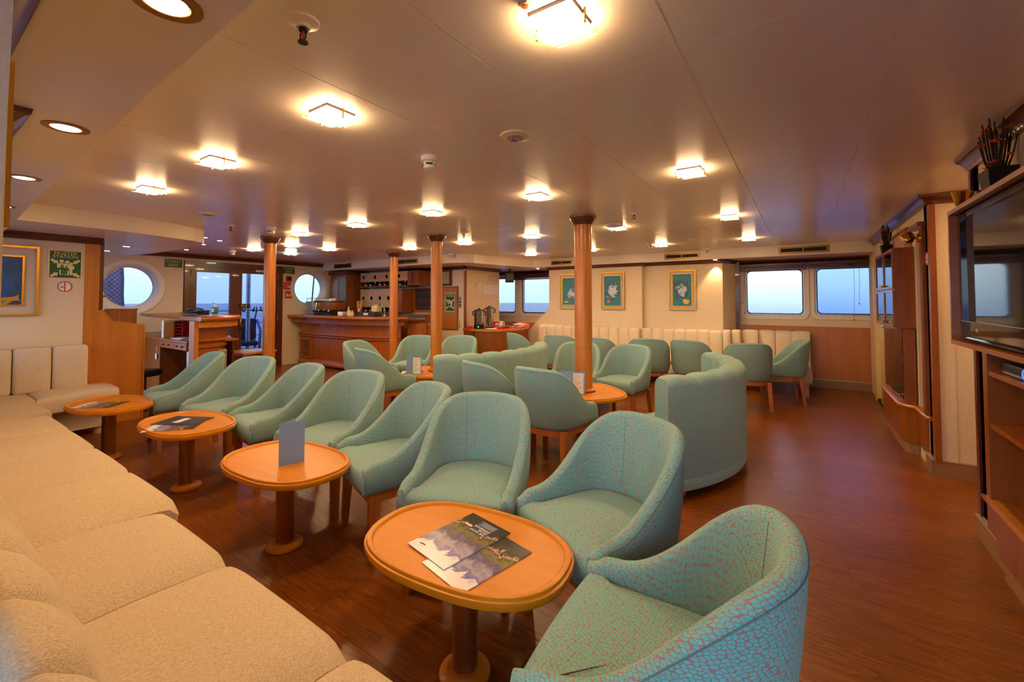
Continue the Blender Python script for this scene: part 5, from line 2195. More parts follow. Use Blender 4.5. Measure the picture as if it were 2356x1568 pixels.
# bar-top objects
YT = 5.10
t = thing('espresso_machine', 'steel espresso machine with cups on top at the bar porthole', 'coffee machine', (-8.0, YT, BZ))
MB().rbox(-.45, -.18, -.2, .18, 0, .27, .012, 2).build('side_body', 'alu', t, angle=40)
MB().rbox(-.18, .36, -.12, .18, .10, .27, .012, 2).build('front_body', 'wood_mid', t, angle=40)
B(-.18, .36, -.18, .18, 0, .035).build('drip_tray', 'steel_dark', t)
B(-.20, .40, -.16, .16, .27, .285).build('cup_tray', 'steel', t)
MB().tube([(-.42, -.18, .285), (-.42, -.18, .33), (.40, -.18, .33), (.40, -.18, .285)], .006, 6).build('cup_rail', 'steel', t)
for x in (-.06, .12, .28):
    MB().cyl((x, -.14, .10), (x, -.14, .075), .03, n=12).build('group_head', 'steel', t)
    MB().cyl((x, -.16, .085), (x, -.28, .075), .011, n=8).build('portafilter', 'black_plastic', t)
MB().tube([(-.13, -.15, .24), (-.13, -.17, .16), (-.12, -.17, .06)], .007, 6).build('steam_wand', 'steel', t)
for i in range(7):
    c = thing('espresso_cup', 'white espresso cup upside down on the coffee machine', 'cup', (-8.30 + i * .10, YT - .04, BZ + .2855), 0, 'cups on the coffee machine')
    MB().lathe([(.034, 0), (.032, .02), (.022, .045), (.018, .048)], 14).build('cup_body', 'white_plastic', c, angle=50)
    MB().tube([(.031, 0, .012), (.05, 0, .016), (.048, 0, .034), (.026, 0, .036)], .004, 6).build('cup_handle', 'white_plastic', c)
t = thing('glass_jar', 'glass jar with a white card beside the coffee machine', 'jar', (-8.52, 5.0, BZ))
MB().lathe([(.045, 0), (.05, .02), (.05, .09), (.035, .12), (.035, .14)], 18).build('jar_body', 'glass_cup', t, angle=50)
MB().lathe([(.042, .003), (.042, .05)], 14).build('contents', 'ivory', t)
B(-.12, -.01, -.004, 0, .09, .17).build('card', 'paper', t)
MB().cyl((-.06, 0, 0), (-.06, 0, .10), .004, n=6).build('card_stem', 'wood_mid', t)
t = thing('napkin_holder', 'clear napkin holder with paper napkins on the bar', 'napkin holder', (-7.26, 4.95, BZ))
B(-.09, -.082, -.06, .06, 0, .14).build('side_plate', 'glass_cup', t)
B(.082, .09, -.06, .06, 0, .14).build('side_plate', 'glass_cup', t)
MB().rbox(-.08, .08, -.055, .055, .0, .075, .012, 2).build('napkins', 'napkin', t)
MB().lathe([(.02, 0), (.02, .002)], 10, (.05, -.0, .0755)).build('sugar_sachet', 'sign_red', t)
for i, (x, h, cap, lb) in enumerate(((-7.07, .17, 'yellow', 'yellow capped syrup bottle on the bar beside the napkins'), (-7.01, .10, 'white_plastic', 'white salt shaker on the bar beside the syrup bottle'), (-6.95, .11, 'steel', 'steel capped pepper shaker on the bar near the straws'))):
    t = thing('condiment_bottle', lb, 'bottle', (x, 4.95, BZ))
    MB().lathe([(.026, 0), (.028, .02), (.028, h * .5), (.014, h * .72), (.012, h * .85)], 14).build('body', 'ivory', t, angle=50)
    MB().lathe([(.014, h * .82), (.014, h * .97), (.01, h)], 12).build('cap', cap, t, angle=50)
t = thing('straw_holder', 'metal holder full of bright plastic straws on the bar', 'straw holder', (-6.84, 5.02, BZ))
MB().lathe([(.035, 0), (.038, .13)], 16).build('holder', 'steel', t, angle=50)
for i in range(14):
    a = 2 * PI * i / 14
    r = .026 if i % 2 else .014
    MB().cyl((r * math.cos(a), r * math.sin(a), .02), (r * 2.1 * math.cos(a), r * 2.1 * math.sin(a), .275), .004, n=6).build('straw', ('straw_green', 'straw_orange', 'straw_yellow', 'straw_pink')[i % 4], t)
t = thing('bar_caddy', 'low black bar caddy with a small white label', 'caddy', (-6.50, 4.97, BZ))
MB().rbox(-.24, .24, -.07, .07, 0, .085, .008, 2).build('tray', 'dark_grey', t)
B(-.06, .06, -.0712, -.07, .025, .06).build('label_plate', 'paper', t)
t = thing('lidded_pot', 'ivory lidded pot standing behind the black bar caddy', 'pot', (-6.50, 5.14, BZ))
MB().lathe([(.06, .0), (.075, .05), (.095, .12), (.095, .15)], 22).build('pot_body', 'ivory', t, angle=50)
MB().lathe([(.097, .15), (.09, .18), (.05, .205), (.012, .212), (.014, .225)], 22).build('lid', 'ivory', t, angle=50)
t = thing('bar_tap', 'curved chrome tap at the end of the bar top', 'tap', (-6.20, 5.08, BZ))
MB().lathe([(.022, 0), (.018, .02), (.012, .03), (.012, .06)], 14).build('tap_base', 'steel', t, angle=50)
MB().tube([(0, 0, .05), (-.01, 0, .14), (-.07, 0, .21), (-.13, 0, .225), (-.16, 0, .20), (-.165, 0, .17)], .009, 8).build('spout', 'steel', t, smooth=True)
MB().tube([(.01, 0, .06), (.06, -.02, .085), (.08, -.03, .06)], .006, 6).build('lever', 'steel', t)

# ================================================================== HATCH WALL
t = thing('key_cabinet', 'wooden key cabinet with rows of brass keys on a dark board', 'key cabinet', (-6.33, YH - .001, 1.325))
MB().ring_plate([(-.27, -.25), (.27, -.25), (.27, .25), (-.27, .25)], [(-.235, -.215), (.235, -.215), (.235, .215), (-.235, .215)], -.06, 0).build('frame', 'wood_bar', t)
kb = B(-.235, .235, -.012, 0, -.215, .215).build('board', 'key_board', t)
for r in range(3):
    for c in range(10):
        x = -.20 + c * .043
        z = .15 - r * .145
        MB().cyl((x, -.012, z), (x, -.03, z), .0055, n=6).build('hook', 'steel', kb)
        if (r * 10 + c) % 7 != 3:
            m = MB().box(x - .004, x + .004, -.024, -.021, z - .075, z - .012)
            m.box(x - .012, x + .012, -.025, -.020, z - .03, z - .008)
            m.build('key', 'brass_dull', kb)
t = thing('wall_shelf', 'narrow wooden ledge under the key cabinet', 'shelf', (-6.30, YH, 1.0))
B(-.36, .30, -.14, -.001, .0, .03).build('board', 'wood_bar', t)
B(.12, .30, -.12, -.001, -.13, 0).build('bracket', 'wood_bar', t)
t = thing('hatch', 'flat wooden service hatch panel with a framed edge', 'hatch', (-5.66, YH - .001, 1.155))
MB().ring_plate([(-.24, -.415), (.24, -.415), (.24, .415), (-.24, .415)], [(-.215, -.39), (.215, -.39), (.215, .39), (-.215, .39)], -.022, 0).build('frame', 'wood_mid', t)
B(-.215, .215, -.012, 0, -.39, .39).build('panel', 'wood_panel', t)
t = thing('wall_clock', 'square wall clock with dark wooden frame and cream face', 'clock', (-5.745, YH - .001, 1.745))
MB().ring_plate([(-.155, -.155), (.155, -.155), (.155, .155), (-.155, .155)], [(-.115, -.115), (.115, -.115), (.115, .115), (-.115, .115)], -.04, 0).build('frame', 'wood_dark', t)
f = B(-.115, .115, -.012, 0, -.115, .115).build('face', 'sign_cream', t)
for k in range(12):
    a = 2 * PI * k / 12
    m = MB().box(.088 * math.sin(a) - .004, .088 * math.sin(a) + .004, -.0135, -.012, .088 * math.cos(a) - .008, .088 * math.cos(a) + .008)
    m.build('hour_mark', 'ink', f)
for L, a, w in ((.055, R(205), .004), (.085, R(25), .003)):
    m = MB()
    m.M = Matrix.Rotation(a, 4, 'Y')
    m.box(-w, w, -.016, -.014, -.01, L)
    m.build('hand', 'ink', f)
B(-.115, .115, -.034, -.032, -.115, .115).build('cover_glass', 'glass_cup', t)
t = thing('switch_plate', 'tall steel wall plate with switches beside the hatch', 'switch', (-5.375, YH - .001, 1.275))
B(-.03, .03, -.006, 0, -.115, .115).build('plate', 'steel', t)
for z in (.06, 0, -.06):
    MB().rbox(-.014, .014, -.014, -.006, z - .02, z + .02, .003, 2).build('switch', 'steel_dark', t)
t = thing('phone_sign', 'small cream sticker with a dark telephone handset symbol', 'sign', (-5.385, YH - .001, .865))
B(-.035, .035, -.003, 0, -.075, .075).build('sticker', 'sign_cream', t)
MB().tube([(.006, -.0036, .045), (-.008, -.0036, .03), (-.010, -.0036, -.015), (.006, -.0036, -.03)], [.011, .006, .006, .011], 6).build('handset_symbol', 'ink', t)
B(-.03, .03, -.0036, -.003, -.066, -.052).build('caption_line', 'ink', t)

# safety plan on the plan wall
t = thing('safety_plan', 'large safety plan drawing under clear film with notices below', 'poster', (XH + .001, 6.76, 1.65), FX_PX)
pb = B(-.50, .50, -.002, 0, -.20, .19).build('plan_sheet', 'wallpaper', t)
random.seed(3)
for i in range(46):
    x = random.uniform(-.46, .42)
    z = random.uniform(-.17, .16)
    w = random.uniform(.01, .06)
    if random.random() < .5:
        B(x, x + w, -.0026, -.002, z, z + .004).build('plan_line', 'ink_faint', pb)
    else:
        B(x, x + .005, -.0026, -.002, z, z + w * .6).build('plan_line', 'ink_faint', pb)
for c in range(4):
    for r in range(5):
        B(.16 + c * .08, .205 + c * .08, -.0026, -.002, .06 + r * .022, .068 + r * .022).build('table_line', 'ink_faint', pb)
sh = B(-.02, .49, -.004, -.002, -.22, -.03).build('notice_sheet', 'paper', t)
for r in range(7):
    B(.01, .46, -.0046, -.004, -.19 + r * .02, -.186 + r * .02).build('text_line', 'paper_light', sh)
MB().plate([(-.18, -.02), (-.16, -.19), (-.13, -.20), (-.09, -.02), (-.13, .01)], -.004, -.002).build('torn_sheet', 'paper', t)
B(-.50, -.475, -.004, -.002, -.21, -.05).build('tape', 'paper', t)

# ================================================================== COFFEE COUNTER
cc = thing('coffee_counter', 'curved light wooden coffee counter below the corner windows', 'cabinet', (-4.8, 6.6, 0))
cx0, cy0 = 4.8, -6.6
co_ = [(-5.24, 6.10), (-5.0, 6.0), (-4.75, 5.97), (-4.55, 6.02), (-4.42, 6.14), (-4.35, 6.32), (-4.33, 6.6), (-4.36, 6.9), (-4.45, 7.16), (-4.58, 7.3), (-5.24, 7.3)]
CZ = .785
cl = [(x + cx0, y + cy0) for x, y in co_]
MB().prism(cl, CZ - .035, CZ).build('counter_top', 'wood_warm_h', cc)
sc_ = [((x - (-4.85)) * .965 - 4.85 + cx0, (y - 6.65) * .965 + 6.65 + cy0) for x, y in co_]
MB().prism(sc_, .03, CZ - .036).build('body', 'wood_panel', cc, angle=35)
MB().sweep(sc_[:9], [(.0, .03), (-.004, .03), (-.004, CZ - .04), (0, CZ - .04)][::-1]).build('front_skin', 'wood_panel', cc, angle=50)
B(-4.90 + cx0, -4.894 + cx0, 5.995 + cy0, 6.03 + cy0, .05, CZ - .04).build('door_gap', 'dark_void', cc)


def urn(label, x, y, h, r, black_base):
    t = thing('coffee_urn', label, 'coffee urn', (x, y, CZ), R(30))
    if black_base:
        MB().lathe([(r * 1.0, 0), (r * 1.02, .02), (r * .95, .085)], 28).build('base', 'black_plastic', t, angle=50)
        B(-.01, .01, -r * 1.03, -r * 1.0, .03, .045).build('indicator', 'led_green', t)
    else:
        MB().lathe([(r * 1.0, 0), (r * 1.0, .02)], 28).build('base', 'steel_dark', t, angle=50)
    z0 = .085 if black_base else .02
    MB().lathe([(r * .93, z0), (r * .95, z0 + .01), (r * .95, h - .03), (r * .97, h - .02)], 32).build('tank', 'steel', t, angle=50)
    MB().lathe([(r * .98, h - .02), (r * .9, h), (r * .4, h + .012), (.02, h + .014), (.02, h + .03), (.012, h + .034)], 28).build('lid', 'steel_dark', t, angle=50)
    for s in (-1, 1):
        MB().tube([(s * r * .93, 0, h - .03), (s * r * 1.25, 0, h - .03), (s * r * 1.25, 0, h - .09), (s * r * .95, 0, h - .10)], .010, 8).build('handle', 'black_plastic', t)
    MB().tube([(0, -r * .95, z0 + .05), (0, -r * 1.25, z0 + .05), (0, -r * 1.3, z0 + .02)], .010, 8).build('tap', 'black_plastic', t)
    MB().tube([(0, -r * 1.0, z0 + .08), (0, -r * 1.02, h - .06)], .008, 8).build('level_gauge', 'glass_cup', t)
    return t


urn('steel coffee urn with black base on the coffee counter', -4.93, 6.19, .345, .095, True)
urn('taller steel tea urn beside the black based urn', -4.97, 6.56, .385, .085, False)
t = thing('table_runner', 'red cloth spread over the coffee counter edge', 'cloth', (-4.62, 6.62, CZ))
MB().prism([(-.10, -.5), (.10, -.46), (.20, -.2), (.22, .1), (.16, .42), (.02, .56), (-.14, .5), (-.18, 0)], 0, .004).build('cloth', 'red_cloth', t)
MB().tube([(.10, -.46, .004), (.19, -.2, .008), (.21, .1, .005), (.15, .42, .012), (.02, .56, .008)], .010, 6).build('cloth_hem', 'red_cloth', t)
for i, (x, y) in enumerate([(-4.93, 6.98), (-4.93, 7.07), (-4.93, 7.16), (-4.85, 7.0), (-4.85, 7.09), (-4.85, 7.18)]):
    t = thing('water_glass', 'clear tumbler standing upside down on the coffee counter', 'glass', (x, y, CZ + .0005), 0, 'tumblers on the coffee counter')
    MB().lathe([(.037, 0), (.034, .10), (.03, .105)], 16, cap=False).build('wall', 'glass_cup', t, angle=50)
    MB().lathe([(.03, .1), (.03, .106)], 16).build('bottom', 'glass_cup', t)
t = thing('cookie_plate', 'plate heaped with brown biscuits on the coffee counter', 'plate', (-4.58, 6.55, CZ + .0045))
MB().lathe([(.08, 0), (.12, .008), (.15, .016)], 28).build('plate', 'steel', t, angle=50)
random.seed(11)
for i in range(16):
    a = random.uniform(0, 2 * PI)
    r = random.uniform(0, .10)
    MB().lathe([(.02, 0), (.026, .006), (.022, .013)], 10, (r * math.cos(a), r * math.sin(a), .010 + .012 * (i % 3))).build('biscuit', 'cookie', t, angle=50)
t = thing('napkin_pile', 'pile of crumpled white napkins on the red cloth', 'napkins', (-4.55, 6.95, CZ + .0045))
for i in range(5):
    m = MB()
    m.M = Matrix.Rotation(R(17 * i), 4, 'Z') @ Matrix.Rotation(R(3 * (i % 3)), 4, 'X')
    m.box(-.09, .09, -.09, .09, .004 + i * .012, .009 + i * .012)
    m.build('napkin', 'napkin', t)
t = thing('sugar_bowl', 'clear bowl of sugar sachets beside the urns', 'bowl', (-4.80, 6.78, CZ))
MB().lathe([(.03, 0), (.05, .02), (.07, .06)], 20, cap=False).build('bowl_body', 'glass_cup', t, angle=50)
for i in range(8):
    m = MB()
    m.M = Matrix.Rotation(R(43 * i), 4, 'Z') @ Matrix.Rotation(R(60), 4, 'Y')
    m.box(-.03, .03, -.015, .015, .02, .024)
    m.build('sachet', ('paper', 'sign_red')[i % 2], t)
t = thing('paper_towel', 'white paper towel lying beside the coffee urn base', 'paper towel', (-4.62, 6.17, CZ + .0005), R(20))
for i in range(3):
    m = MB()
    m.M = Matrix.Rotation(R(14 * i), 4, 'Z')
    m.box(-.09, .09, -.05, .05, i * .006, .005 + i * .006)
    m.build('fold', 'napkin', t)
t = thing('milk_jug', 'small white milk jug between the urns and the biscuits', 'jug', (-4.74, 6.62, CZ + .0045))
MB().lathe([(.035, 0), (.045, .04), (.035, .09), (.042, .12)], 18).build('jug_body', 'white_plastic', t, angle=50)
MB().tube([(.04, 0, .10), (.075, 0, .09), (.075, 0, .05), (.042, 0, .035)], .006, 6).build('jug_handle', 'white_plastic', t)
o = B(-.035, .035, -.05, .05, 0, .05).build('tea_box', 'sign_red', loc=(-5.02, 6.03, CZ))
tag(o, 'small red tea box at the corner of the coffee counter', 'box')
t = thing('serviette_box', 'red patterned tea box below the corner window', 'box', (-5.12, 6.95, CZ))
B(-.06, .06, -.1, .1, 0, .09).build('carton', 'red_cloth', t)
B(.06, .061, -.08, .08, .03, .06).build('carton_label', 'paper', t)
o = MB().hexa([(-.12, -.08, 0), (.12, -.10, 0), (.13, .1, 0), (-.10, .12, 0)], [(-.10, -.07, .07), (.10, -.08, .055), (.11, .08, .06), (-.08, .1, .085)]).build('folded_cloth', 'orange_cloth', loc=(-4.60, 7.14, CZ + .0045))
tag(o, 'folded orange red cloth at the sofa end of the coffee counter', 'cloth')
struct(B(-6.2, -4.45, YB - .12, YB, .72, .82).build('window_ledge', 'wood_panel'))
t = thing('wall_speaker', 'black loudspeaker box hung below the soffit at the corner window', 'speaker', (-5.05, 7.36, 1.68), R(35))
MB().hexa([(-.07, -.07, .0), (.07, -.07, .0), (.09, .09, .0), (-.09, .09, .0)], [(-.09, -.09, .2), (.09, -.09, .2), (.1, .1, .2), (-.1, .1, .2)]).build('cabinet', 'black_plastic', t)
B(-.075, .075, -.092, -.085, .03, .18).build('grille', 'dark_grey', t)
B(-.02, .02, .0, .04, .2, .268).build('bracket', 'dark_grey', t)

# ================================================================== BLINDS


def blind(label, x0, x1, y, ztop, drop, sl, loose=False):
    """raised wooden venetian blind: headrail, stack of slats, bottom rail, cords"""
    t = thing('venetian_blind', label, 'blind', ((x0 + x1) / 2, y, ztop))
    W = (x1 - x0) / 2
    B(-W, W, -.03, .02, -.028, 0).build('headrail', 'blind_wood', t)
    n = 8 if loose else 12
    for i in range(n):
        z = -.032 - (drop - .055) * i / n
        sag = .004 * math.sin(i * 2.1)
        MB().hexa([(-W, -.028, z - .004 + sag), (W, -.028, z - .004 - sag), (W, .012, z - .002 - sag), (-W, .012, z - .002 + sag)],
                  [(-W, -.028, z - .001 + sag), (W, -.028, z - .001 - sag), (W, .012, z + .001 - sag), (-W, .012, z + .001 + sag)]).build('slat', 'blind_wood', t)
    B(-W, W, -.03, .014, -drop - .002, -drop + .020).build('bottom_rail', 'blind_wood', t)
    for x in (-W + .08, W - .08):
        B(x - .006, x + .006, -.0335, -.031, -drop, -.005).build('ladder_tape', 'blind_wood', t)
    for x, L in sl:
        MB().tube([(x, -.035, -.02), (x + .006, -.035, -L * .5), (x - .004, -.035, -L)], .0022, 5).build('pull_cord', 'cord', t)
        MB().lathe([(.004, -.022), (.007, -.01), (.003, 0)], 8, (x - .004, -.035, -L)).build('cord_knob', 'blind_wood', t)
    return t


blind('raised wooden venetian blind with loose slats over the bright window', -.86, .06, YB - .055, 1.885, .105, [(-.40, .62), (-.375, .78)], True)
blind('raised wooden venetian blind over the bluish window by the glass cabinet', .09, XR - .01, YB - .055, 1.885, .095, [(.18, .85), (.24, .62)])
blind('raised wooden venetian blind over the corner windows by the coffee counter', -5.55, -4.12, YB - .055, 1.885, .125, [(.48, .66), (.62, .24), (.55, .9)])

# ================================================================== RIGHT WALL UNITS
gc = thing('glass_cabinet', 'wall cabinet with two glass door rows and brass catches, reflecting the window', 'cabinet', (.73, 5.47, 1.06))
gx, gy, gz = -.73, -5.47, -1.06
X0, Y0, Y1, Z0, Z1 = .655, 4.96, 5.98, 1.06, 1.76
B(X0 + .012 + gx, .798 + gx, Y0 + gy, Y0 + .018 + gy, 0, Z1 - Z0).build('side_panel', 'wood_mid', gc)
B(X0 + .012 + gx, .798 + gx, Y1 - .018 + gy, Y1 + gy, 0, Z1 - Z0).build('side_panel', 'wood_mid', gc)
B(X0 + .012 + gx, .798 + gx, Y0 + .018 + gy, Y1 - .018 + gy, 0, .018).build('bottom_board', 'wood_mid', gc)
B(X0 + .012 + gx, .798 + gx, Y0 + .018 + gy, Y1 - .018 + gy, Z1 - Z0 - .018, Z1 - Z0).build('top_board', 'wood_mid', gc)
B(.788 + gx, .798 + gx, Y0 + .018 + gy, Y1 - .018 + gy, .018, Z1 - Z0 - .018).build('back_board', 'wood_mid', gc)
B(X0 + .02 + gx, .788 + gx, Y0 + .018 + gy, Y1 - .018 + gy, .335, .35).build('shelf', 'wood_mid', gc)
for z0, z1 in ((.005, .335), (.345, Z1 - Z0 - .003)):
    for a, b in ((Y0 + .002, (Y0 + Y1) / 2 - .002), ((Y0 + Y1) / 2 + .002, Y1 - .002)):
        m = MB().ring_plate([(a, z0), (b, z0), (b, z1), (a, z1)], [(a + .022, z0 + .022), (b - .022, z0 + .022), (b - .022, z1 - .022), (a + .022, z1 - .022)], 0, .014)
        m.v = [(X0 + y + gx - .003, x + gy, z) for x, y, z in m.v]
        d = m.build('door', 'wood_tv', gc)
        B(X0 + .004 + gx, X0 + .008 + gx, a + .022 + gy, b - .022 + gy, z0 + .022, z1 - .022).build('door_glass', 'glass_cabinet', d)
    yc = (Y0 + Y1) / 2 + gy
    MB().cyl((X0 - .03 + gx, yc, z0 + .03), (X0 - .003 + gx, yc, z0 + .03), .010, n=10).build('catch', 'brass', gc)
    MB().cyl((X0 - .024 + gx, yc - .045, z0 + .03), (X0 - .024 + gx, yc + .045, z0 + .03), .008, n=10).build('catch_bar', 'brass', gc)

lc = thing('low_cabinet', 'angled wooden base cabinet with moulded shelf edge under the glass cabinet', 'cabinet', (.75, 5.4, 0))
gx, gy = -.75, -5.4
lp = lambda L: [(x + gx, y + gy) for x, y in L]
body = [(.795, 4.90), (.795, 5.98), (.69, 5.98), (.69, 5.03), (.72, 4.95)]
MB().prism(lp(body), .10, .385).build('carcass', 'wood_mid', lc)
pl = [(.795, 4.93), (.795, 5.96), (.712, 5.96), (.712, 5.03), (.735, 4.96)]
MB().prism(lp(pl), 0, .10).build('plinth', 'plinth', lc)
lip = [(.69, 5.98), (.69, 5.03), (.72, 4.95), (.785, 4.905), (.785, 4.62), (.80, 4.50)]
MB().sweep(lp(lip), [(-.10, .385), (.012, .385), (.022, .395), (.022, .405), (.012, .414), (-.10, .414)][::1], caps=True).build('moulded_edge', 'wood_warm_h', lc, angle=40)
B(.715 + gx, .79 + gx, 4.955 + gy, 4.975 + gy, .414, 1.055).build('upright_panel', 'wood_mid', lc)
B(.715 + gx, .79 + gx, 5.96 + gy, 5.98 + gy, .414, 1.055).build('upright_panel', 'wood_mid', lc)
B(.78 + gx, .795 + gx, 4.975 + gy, 5.96 + gy, .414, 1.055).build('back_panel', 'wood_dark_v', lc)
B(.715 + gx, .78 + gx, 4.975 + gy, 5.96 + gy, .74, .758).build('shelf', 'wood_mid', lc)
B(.706 + gx, .711 + gx, 4.98 + gy, 5.955 + gy, .43, 1.05).build('sliding_glass', 'glass_cabinet', lc)
MB().cyl((.68 + gx, 5.1 + gy, .47), (.70 + gx, 5.1 + gy, .47), .010, n=10).build('catch', 'brass', lc)
MB().cyl((.685 + gx, 5.05 + gy, .47), (.685 + gx, 5.15 + gy, .47), .007, n=10).build('catch_bar', 'brass', lc)
B(.787 + gx, .80 + gx, 4.60 + gy, 4.90 + gy, .10, .384).build('side_front', 'wood_mid', lc)

ns = thing('shelf_niche', 'narrow open wooden shelf niche with brass guard rails and fluted pilaster', 'shelf', (.85, 4.76, .414))
B(-.03, .06, -.138, -.12, 0, 1.44).build('side_panel', 'wood_mid', ns)
B(-.03, .06, .12, .138, 0, 1.44).build('side_panel', 'wood_mid', ns)
B(.045, .06, -.12, .12, 0, 1.44).build('back_panel', 'wood_dark_v', ns)
for z in (.0, .36, .92, 1.42):
    s = B(-.03, .045, -.12, .12, z, z + .018).build('shelf_board', 'wood_mid', ns)
    if z < .5:
        for y in (-.11, 0, .11):
            MB().cyl((-.024, y, z + .018), (-.024, y, z + .075), .0035, n=6).build('rail_post', 'brass', s)
        MB().cyl((-.024, -.12, z + .075), (-.024, .12, z + .075), .004, n=6).build('guard_rail', 'brass', s)
pilaster = B(-.075, -.03, -.215, -.14, 0, 1.47).build('pilaster', 'wood_mid', ns)
for k in range(3):
    B(-.079, -.075, -.205 + k * .022, -.195 + k * .022, .02, 1.45).build('flute', 'wood_bar', pilaster)
MB().box(-.10, .06, -.235, .14, 1.47, 1.50).build('cornice', 'wood_mid', ns)
uw = thing('upper_cabinet', 'pale plywood faced upper box above the glass cabinet', 'cabinet', (.74, 5.45, 1.765))
B(.012, .055, -.40, .45, .0, .14).build('box', 'wood_pale', uw)
B(.005, .055, -.52, .50, .14, .165).build('cornice', 'wood_tv', uw)

# cream door set in the right wall
dd = struct(B(XR - .004, XR + .05, 6.29, 7.02, .03, 1.84).build('door_2', 'cream_door'))
MB().cyl((XR - .02, 6.36, 1.0), (XR - .05, 6.36, 1.0), .012, n=10).build('door_handle', 'steel', dd)
MB().cyl((XR - .05, 6.36, 1.0), (XR - .05, 6.47, 1.0), .010, n=10).build('door_handle', 'steel', dd)
B(XR - .02, XR + .06, 7.32, 7.42, 0, 1.85).build('door_frame', 'cream_door', dd)
B(XR - .012, XR + .06, 6.25, 6.29, 0, 1.85).build('door_frame', 'cream_door', dd)
B(XR + .03, XR + .06, 7.02, 7.32, .03, 1.85).build('door_jamb', 'cream_door', dd)
B(XR + .024, XR + .032, 7.14, 7.18, .62, .70).build('latch_plate', 'rubber', dd)
B(XR - .01, XR + .06, 6.29, 7.32, 0, .03).build('threshold', 'rubber', dd)

# spotlights
def spot_lamp(label, loc, rotz, tilt):
    t = thing('spot_lamp', label, 'spotlight', loc, rotz)
    MB().cyl((0, 0, 0), (0, -.018, 0), .035, .03, n=20).build('wall_rose', 'brass', t, angle=50)
    MB().cyl((0, -.018, 0), (0, -.06, .0), .009, n=10).build('arm', 'brass', t)
    m = MB()
    m.M = Matrix.Translation((.0, -.07, .0)) @ Matrix.Rotation(tilt, 4, 'Y') @ Matrix.Rotation(R(90), 4, 'Y')
    m.lathe([(.012, -.05), (.026, -.04), (.034, -.01), (.046, .035)], 20, cap=False)
    h = m.build('head', 'brass', t, angle=50)
    m = MB()
    m.M = Matrix.Translation((.0, -.07, .0)) @ Matrix.Rotation(tilt, 4, 'Y') @ Matrix.Rotation(R(90), 4, 'Y')
    m.lathe([(.040, .020), (.043, .030)], 20)
    m.build('reflector', 'steel', h)
    return t


spot_lamp('brass spotlight on the narrow shelf pilaster', (.7755, 4.583, 1.79), FX_MX, R(-150))
spot_lamp('brass spotlight in the alcove, half hidden behind the television frame', (XR, 3.30, 1.86), FX_MX, R(-80))
spot_lamp('brass spotlight on the wall above the fish painting', (-6.10, .46, 1.855), FX_PX, R(60))

# television
tv = thing('television', 'large black flat television recessed in a wooden frame, reflecting a window', 'television', (.74, 2.55, 1.07))
A0, A1, H0 = -.72, .70, .71
m = MB().ring_plate([(A0, 0), (A1, 0), (A1, H0), (A0, H0)], [(A0 + .022, .022), (A1 - .022, .022), (A1 - .022, H0 - .022), (A0 + .022, H0 - .022)], -.08, .055)
m.v = [(y, x, z) for x, y, z in m.v]
m.build('wooden_frame', 'wood_tv', tv)
B(.0, .05, A0 + .022, A1 - .022, .022, H0 - .022).build('recess_back', 'dark_void', tv)
bz = MB().ring_plate([(A0 + .06, .05), (A1 - .03, .05), (A1 - .03, H0 - .03), (A0 + .06, H0 - .03)], [(A0 + .09, .125), (A1 - .06, .125), (A1 - .06, H0 - .055), (A0 + .09, H0 - .055)], -.045, .0)
bz.v = [(y, x, z) for x, y, z in bz.v]
bz = bz.build('bezel', 'screen_black', tv)
B(-.034, -.03, A0 + .09, A1 - .06, .125, H0 - .055).build('screen', 'screen_black', tv)
MB().cyl((-.045, A1 - .03, .123), (-.045, A0 + .06, .123), .003, n=6).build('trim_line', 'alu', bz)
lt = text('lettering', 'LG', .024, 'paper_light', bz, -.0462, .42, .086, rot=(R(90), 0, R(-90)))
MB().rbox(-.055, -.02, A0 + .1, A1 - .08, .028, .05, .01, 2).build('speaker_bar', 'screen_black', tv)

sc2 = thing('media_cabinet', 'wooden media shelf cabinet with moulded edge below the television', 'cabinet', (.9, 2.35, 0))
gx, gy = -.9, -2.35
B(.72 + gx, 1.10 + gx, 2.96 + gy, 3.0 + gy, .36, 1.065).build('side_panel', 'wood_mid', sc2)
B(1.09 + gx, 1.11 + gx, 1.75 + gy, 2.96 + gy, .36, 1.065).build('back_panel', 'wood_dark_v', sc2)
for z in (.70, .945):
    B(.725 + gx, 1.09 + gx, 1.75 + gy, 2.96 + gy, z, z + .022).build('shelf_board', 'wood_mid', sc2)
B(.74 + gx, 1.11 + gx, 1.75 + gy, 2.985 + gy, .10, .335).build('base', 'wood_mid', sc2)
B(.76 + gx, 1.11 + gx, 1.75 + gy, 2.97 + gy, 0, .10).build('plinth', 'plinth', sc2)
MB().sweep([(1.10 + gx, 2.995 + gy), (.735 + gx, 2.995 + gy), (.735 + gx, 1.75 + gy)], [(.02, .335), (-.010, .335), (-.022, .345), (-.022, .355), (-.010, .364), (.02, .364)], caps=True).build('moulded_edge', 'wood_warm_h', sc2, angle=40)
B(.735 + gx, 1.10 + gx, 1.75 + gy, 2.99 + gy, .336, .362).build('bottom_board', 'wood_mid', sc2)
t = thing('wall_strip', 'narrow wooden strip with small moulded ledge beside the media cabinet', 'trim', (.79, 3.12, 0))
B(-.015, .008, -.11, .13, .118, 1.06).build('strip_panel', 'wood_mid', t)
MB().rbox(-.03, .008, -.11, .17, .262, .285, .008, 2).build('ledge', 'wood_tv', t)

